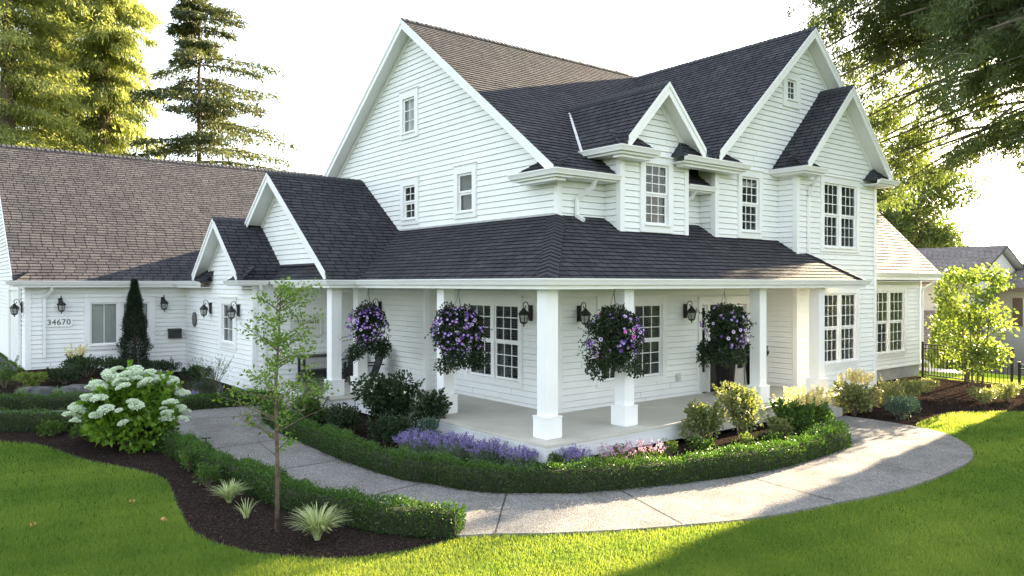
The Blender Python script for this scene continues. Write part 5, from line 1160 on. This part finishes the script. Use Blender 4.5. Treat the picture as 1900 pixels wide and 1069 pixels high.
# chairs, console table
def chair(x, y, rz, label):
    t = empty('slatted_chair', (x, y, .45), rz, label, 'chair', 'black porch chairs')      # local -X is the front
    mb = MB()
    for k in range(6): mb.beam((-.30+k*.09, -.27, .36-k*.022), (-.30+k*.09, .27, .36-k*.022), (0, 0, 1), .075, .02)
    mb.build('seat', M['black'], t)
    mb = MB()
    for k in range(5):
        yy = -.22+k*.11; hh = 1.05-.10*abs(k-2)**1.3*.6; mb.beam((.20, yy, .24), (.20+(hh-.24)*.36, yy*1.15, hh), (-1, 0, .3), .095, .022)
    mb.beam((.34, -.27, .62), (.34, .27, .62), (-1, 0, .3), .06, .03); mb.build('backrest', M['black'], t)
    for s in (-1, 1):
        mb = MB(); mb.beam((-.34, s*.32, .56), (.40, s*.32, .58), (0, 0, 1), .12, .025); mb.build('armrest', M['black'], t)
        mb = MB(); mb.beam((-.28, s*.29, .0), (-.28, s*.29, .535), (1, 0, 0), .04, .09); mb.build('leg', M['black'], t)
        mb = MB(); mb.beam((-.30, s*.27, .36), (.55, s*.27, .05), (0, 0, 1), .03, .10); mb.build('leg', M['black'], t)
chair(1.35, 10.05, .25, 'black slatted porch chair nearest the covered entry'); chair(1.25, 8.75, -.2, 'black slatted porch chair behind the leftmost basket')
t = empty('console_table', (.62, 10.30, .45), 0, 'black console table with a lower shelf under the entry sign', 'table')
mb = MB(); mb.box((-.60, -.22, .70), (.60, .22, .745)); mb.build('tabletop', M['black'], t); mb = MB(); mb.box((-.5, -.18, .12), (.5, .18, .34)); mb.build('shelf', M['black'], t)
for sx in (-1, 1):
    for sy in (-1, 1): mb = MB(); mb.box((sx*.50-.03, sy*.17-.03, 0), (sx*.50+.03, sy*.17+.03, .699)); mb.build('leg', M['black'], t)
# path lights, fallen leaves
def path_light(x, y, label):
    t = empty('path_light', (x, y, H(x, y)), 0, label, 'garden light', 'low black path lights at the hedges')
    mb = MB(); mb.tube([(0, 0, 0), (0, 0, .36)], .012, 8); mb.build('stake', M['black'], t); mb = MB(); mb.box((-.075, -.035, .36), (.075, .035, .382)); mb.build('head', M['black'], t)
path_light(-4.12, 4.6, 'low black path light at the far part of the left hedge'); path_light(-4.02, 1.35, 'low black path light behind the sapling trunk'); path_light(-3.25, -1.35, 'low black path light near the end of the left hedge'); path_light(4.9, -2.02, 'low black path light in the sunny hedge on the right')
def fallen(x, y, s, rz, label):
    mb = MB(); n = 10; pts = [(math.cos(6.2832*i/n)*s*(1 if i % 2 else .55), math.sin(6.2832*i/n)*s*(1 if i % 2 else .55), .006+.02*(i % 3)) for i in range(n)]
    for i in range(n): mb.face([(0, 0, 0), pts[i], pts[(i+1) % n]])
    o = mb.build('fallen_leaf', M['brown'], None, loc=(x, y, H(x, y)+.05)); o.rotation_euler.z = rz; tag(o, label, 'leaf', 'fallen leaves on the lawn')
fallen(-5.73, 1.04, .055, .3, 'dry yellow leaf on the grass nearest the mulch edge'); fallen(-5.85, 2.23, .045, 1.2, 'pale dry leaf on the grass farther back'); fallen(-7.1, 1.85, .045, 2.0, 'reddish dry leaf on the grass at the far left')

# ================================================================== FENCE
def fence(p0, p1, h, label):
    t = empty('metal_fence', (*p0, 0), 0, label, 'fence', 'black metal fence panels'); d = Vector(p1)-Vector(p0); L_ = d.length; d.normalize(); n = int(L_/.115); mb = MB()
    g = lambda s: H(p0[0]+d.x*s, p0[1]+d.y*s)
    for i in range(1, n):
        s = L_*i/n; mb.box((d.x*s-.008, d.y*s-.008, g(s)+.08), (d.x*s+.008, d.y*s+.008, g(s)+h-.03))
    for z in (.10, h-.16, h-.03): mb.beam((0, 0, g(0)+z+.02), (d.x*L_, d.y*L_, g(L_)+z+.02), (0, 0, 1), .03, .035)
    mb.build('railing', M['black'], t)
    for s in (0, L_):
        mb = MB(); mb.box((d.x*s-.032, d.y*s-.032, g(s)), (d.x*s+.032, d.y*s+.032, g(s)+h+.04)); mb.box((d.x*s-.042, d.y*s-.042, g(s)+h+.041), (d.x*s+.042, d.y*s+.042, g(s)+h+.06)); mb.build('post', M['black'], t)
fence((18.57, 1.98), (18.05, .45), 1.15, 'black metal fence panel beside the wing downspout'); fence((18.0, .35), (17.75, -.95), 1.15, 'black metal fence panel behind the small sunny tree'); fence((17.9, -1.1), (18.6, -3.2), .75, 'lower black metal fence at the right edge')
# ================================================================== NEIGHBOUR
nb_ = empty('neighbour_house', (40, 8, -3.5), 0, 'two-storey house with grey shingle roofs beyond the fence', 'house'); no = Vector((40, 8, -3.5))
def nbox(a, b, m, name): 
    mb = MB(); mb.box(tuple(Vector(a)-no), tuple(Vector(b)-no)); return mb.build(name, m, nb_)
def nroof(pts, m='nroof'):
    pts = [tuple(Vector(p)-no) for p in pts]; return roof(pts, 'roof', .12, nb_, M[m], .2)
nbox((35.2, 6.6, -3.5), (43, 16, 3.3), M['nwall'], 'wall'); nbox((38.5, -4.0, -3.5), (46, 6.59, 3.0), M['nwall'], 'wall')
nroof([(34.4, 15.5, 3.35), (34.4, 6.2, 3.35), (38.6, 6.2, 5.25), (38.6, 15.5, 5.25)]); nroof([(42.8, 6.2, 3.35), (42.8, 15.5, 3.35), (38.6, 15.5, 5.25), (38.6, 6.2, 5.25)])
mb = MB(); mb.face([tuple(Vector(p)-no) for p in ((35.4, 6.55, 3.4), (41.8, 6.55, 3.4), (38.6, 6.55, 4.95))]); mb.build('wall', M['nwall'], nb_)
nroof([(37.6, 6.6, 2.95), (37.6, -4.4, 2.95), (42.2, -4.4, 4.35), (42.2, 6.6, 4.35)], 'nroof'); nroof([(46.6, -4.4, 2.95), (46.6, 6.6, 2.95), (42.2, 6.6, 4.35), (42.2, -4.4, 4.35)])
nbox((37.5, -4.5, 2.75), (37.62, 6.6, 2.95), M['nbrown'], 'gutter'); nbox((34.28, 6.1, 3.15), (34.4, 15.6, 3.35), M['nbrown'], 'gutter')
nbox((38.42, 3.6, .9), (38.5, 5.4, 2.4), M['trim'], 'window'); nbox((38.40, 3.75, 1.0), (38.43, 5.25, 2.3), M['room'], 'pane'); nbox((38.40, 3.1, .9), (38.46, 3.55, 2.4), M['nbrown'], 'shutter'); nbox((38.40, 5.45, .9), (38.46, 5.9, 2.4), M['nbrown'], 'shutter')
nroof([(28.6, 13.0, -.15), (28.6, 5.4, -.15), (33.6, 5.4, 1.75), (33.6, 13.0, 1.75)], 'nroof2'); nroof([(35.3, 5.4, 1.1), (35.3, 13.0, 1.1), (33.6, 13.0, 1.75), (33.6, 5.4, 1.75)], 'nroof2')
nbox((29.2, 5.9, -3.5), (35.1, 13.0, -.12), M['nwall'], 'wall'); nbox((28.5, 5.3, -.35), (28.6, 13.0, -.15), M['nbrown'], 'gutter')
mb = MB(); mb.face([tuple(Vector(p)-no) for p in ((29.3, 5.85, -.1), (35.1, 5.85, -.1), (33.6, 5.85, 1.6))]); mb.build('wall', M['nbrown'], nb_)
nroof([(33.6, 3.6, -.55), (33.6, -5.0, -.55), (38.4, -5.0, 1.0), (38.4, 3.6, 1.0)]); nbox((34.2, -4.6, -3.5), (38.4, 3.2, -.5), M['nbrown'], 'wall')
nb2 = sheet('patio', [(20.5, 1.5), (28.8, 4.6), (28.8, 9.5), (20.5, 8.5)], .03, M['found'], edge=.05)
def cone_shrub(x, y, r_, h, label, zb):
    t = empty('arborvitae', (x, y, zb), 0, label, 'shrub', 'bright arborvitae below the fence'); n = 4200; z = rng.random(n)**1.2*h; rad = r_*(1-z/h)**.7*rng.uniform(.7, 1.08, n); a = rng.random(n)*6.28
    quad_mesh('foliage', leaves(np.stack([np.cos(a)*rad, np.sin(a)*rad, z], 1), np.stack([np.cos(a)*.5, np.sin(a)*.5, np.ones(n)], 1)+rng.normal(size=(n, 3))*.35, .20, .07), M['lime'], t)
    mb = MB(); mb.tube([(0, 0, 0), (0, 0, h*.8)], [.06, .01], 6); mb.build('trunk', M['bark'], t)
cone_shrub(24.5, 3.6, .75, 3.2, 'bright conical arborvitae left of the small sunny tree', H(24.5, 3.6)); cone_shrub(25.4, 3.2, .7, 2.6, 'shorter conical arborvitae touching the small sunny tree', H(25.4, 3.2))
for i, (x, y, hh) in enumerate(((24.0, -1.6, 2.4), (24.4, -2.5, 2.6), (24.8, -3.4, 2.5))): cone_shrub(x, y, .8, hh, ('arborvitae behind the corner fence post', 'arborvitae second from the corner fence post', 'arborvitae at the right picture edge')[i], H(x, y))

# ================================================================== LAWN BLADES, MULCH CHIPS
def lawn():
    n = 1150000; cx, cy = -8.4, -9.66
    d = 7.5+24*rng.random(n)**1.9; an = AZ+R(38)*(rng.random(n)*2-1); x = cx+np.cos(an)*d/np.cos(an-AZ)*1.0; y = cy+np.sin(an)*d/np.cos(an-AZ)
    bl = np.array(bed_l); ok = ~(in_poly(x, y, bed_l) | in_poly(x, y, bed_r) | in_poly(x, y, walk_poly)) & (x < 20.0) & ~((x > -1) & (y > 1.2)) & (y < 12.5)
    x, y, d = x[ok], y[ok], d[ok]; n = len(x); z = hgt(x, y); sc = np.maximum(1, d/11)
    hh = .048*rng.uniform(.6, 1.35, n); a = rng.random(n)*6.28; w_ = .0055*sc*rng.uniform(.7, 1.3, n); lean = rng.normal(size=(n, 2))*.020
    p = np.stack([x, y, z], 1); s = np.stack([np.cos(a)*w_, np.sin(a)*w_, np.zeros(n)], 1); tip = p+np.stack([lean[:, 0], lean[:, 1], hh], 1)
    patch = .5+.25*np.sin(x*1.1+np.sin(y*1.7)*1.3)+.2*np.sin(y*2.1+x*.5)+.18*np.sin(x*4.3+y*3.1)*np.sin(y*5.2-x*2.2)
    o = quad_mesh('lawn_grass', np.stack([p-s, p+s, tip], 1), M['grass'], None, np.clip(patch*.55+rng.random(n)*.5, 0, 1), tri=True); tag(o, 'short green lawn grass', 'grass', None, 'stuff')
lawn()
def chips(poly, n, x0, x1, y0, y1, name):
    x = rng.uniform(x0, x1, n); y = rng.uniform(y0, y1, n); ok = in_poly(x, y, poly) & ~in_poly(x, y, walk_poly) & ~((x > 0) & (y > 0) & (x < 9.6)); x, y = x[ok], y[ok]; n = len(x)
    p = np.stack([x, y, hgt(x, y)+.022+rng.random(n)*.012], 1); D = rng.normal(size=(n, 3))*np.array([1, 1, .25])
    o = quad_mesh(name, leaves(p, D, .045*rng.uniform(.4, 1.4, n), .014*rng.uniform(.6, 1.6, n), face=np.array([[0, 0, 1.0]])+rng.normal(size=(n, 3))*.3), M['chip'], None); tag(o, 'shredded dark bark mulch', 'mulch', None, 'stuff')
M['chip'] = leafm('mulch_chip', (0.010, 0.008, 0.007), (0.075, 0.055, 0.045), 0.0, None, .9, 0.0)
chips(bed_l, 60000, -7.5, 7, -2.5, 9.5, 'mulch_chips'); chips(bed_r, 22000, 8.8, 18.5, -4.5, 2, 'mulch_chips')
def spill(path, n, side):
    P = np.array(path); seg = np.linalg.norm(P[1:]-P[:-1], axis=1); cum = np.concatenate([[0], np.cumsum(seg)]); q = rng.random(n)*cum[-1]; x = np.interp(q, cum, P[:, 0]); y = np.interp(q, cum, P[:, 1])
    tx = np.interp(np.minimum(q+.05, cum[-1]), cum, P[:, 0])-x; ty = np.interp(np.minimum(q+.05, cum[-1]), cum, P[:, 1])-y; T = unit(np.stack([tx, ty], 1)); o = rng.exponential(.07, n)*side
    x = x+T[:, 1]*o; y = y-T[:, 0]*o; ok = in_poly(x, y, walk_poly); x, y = x[ok], y[ok]; n = len(x); p = np.stack([x, y, hgt(x, y)+.056+rng.random(n)*.004], 1)
    o = quad_mesh('mulch_chips', leaves(p, rng.normal(size=(n, 3))*np.array([1, 1, .1]), .035*rng.uniform(.4, 1.4, n), .012, face=np.array([[0, 0, 1.0]])+rng.normal(size=(n, 3))*.2), M['chip'], None); tag(o, 'bark crumbs spilled on the path edge', 'mulch', None, 'stuff')
spill(inner, 900, 1); spill(inner, 900, -1); spill(leftw, 700, 1); spill(leftw, 700, -1)
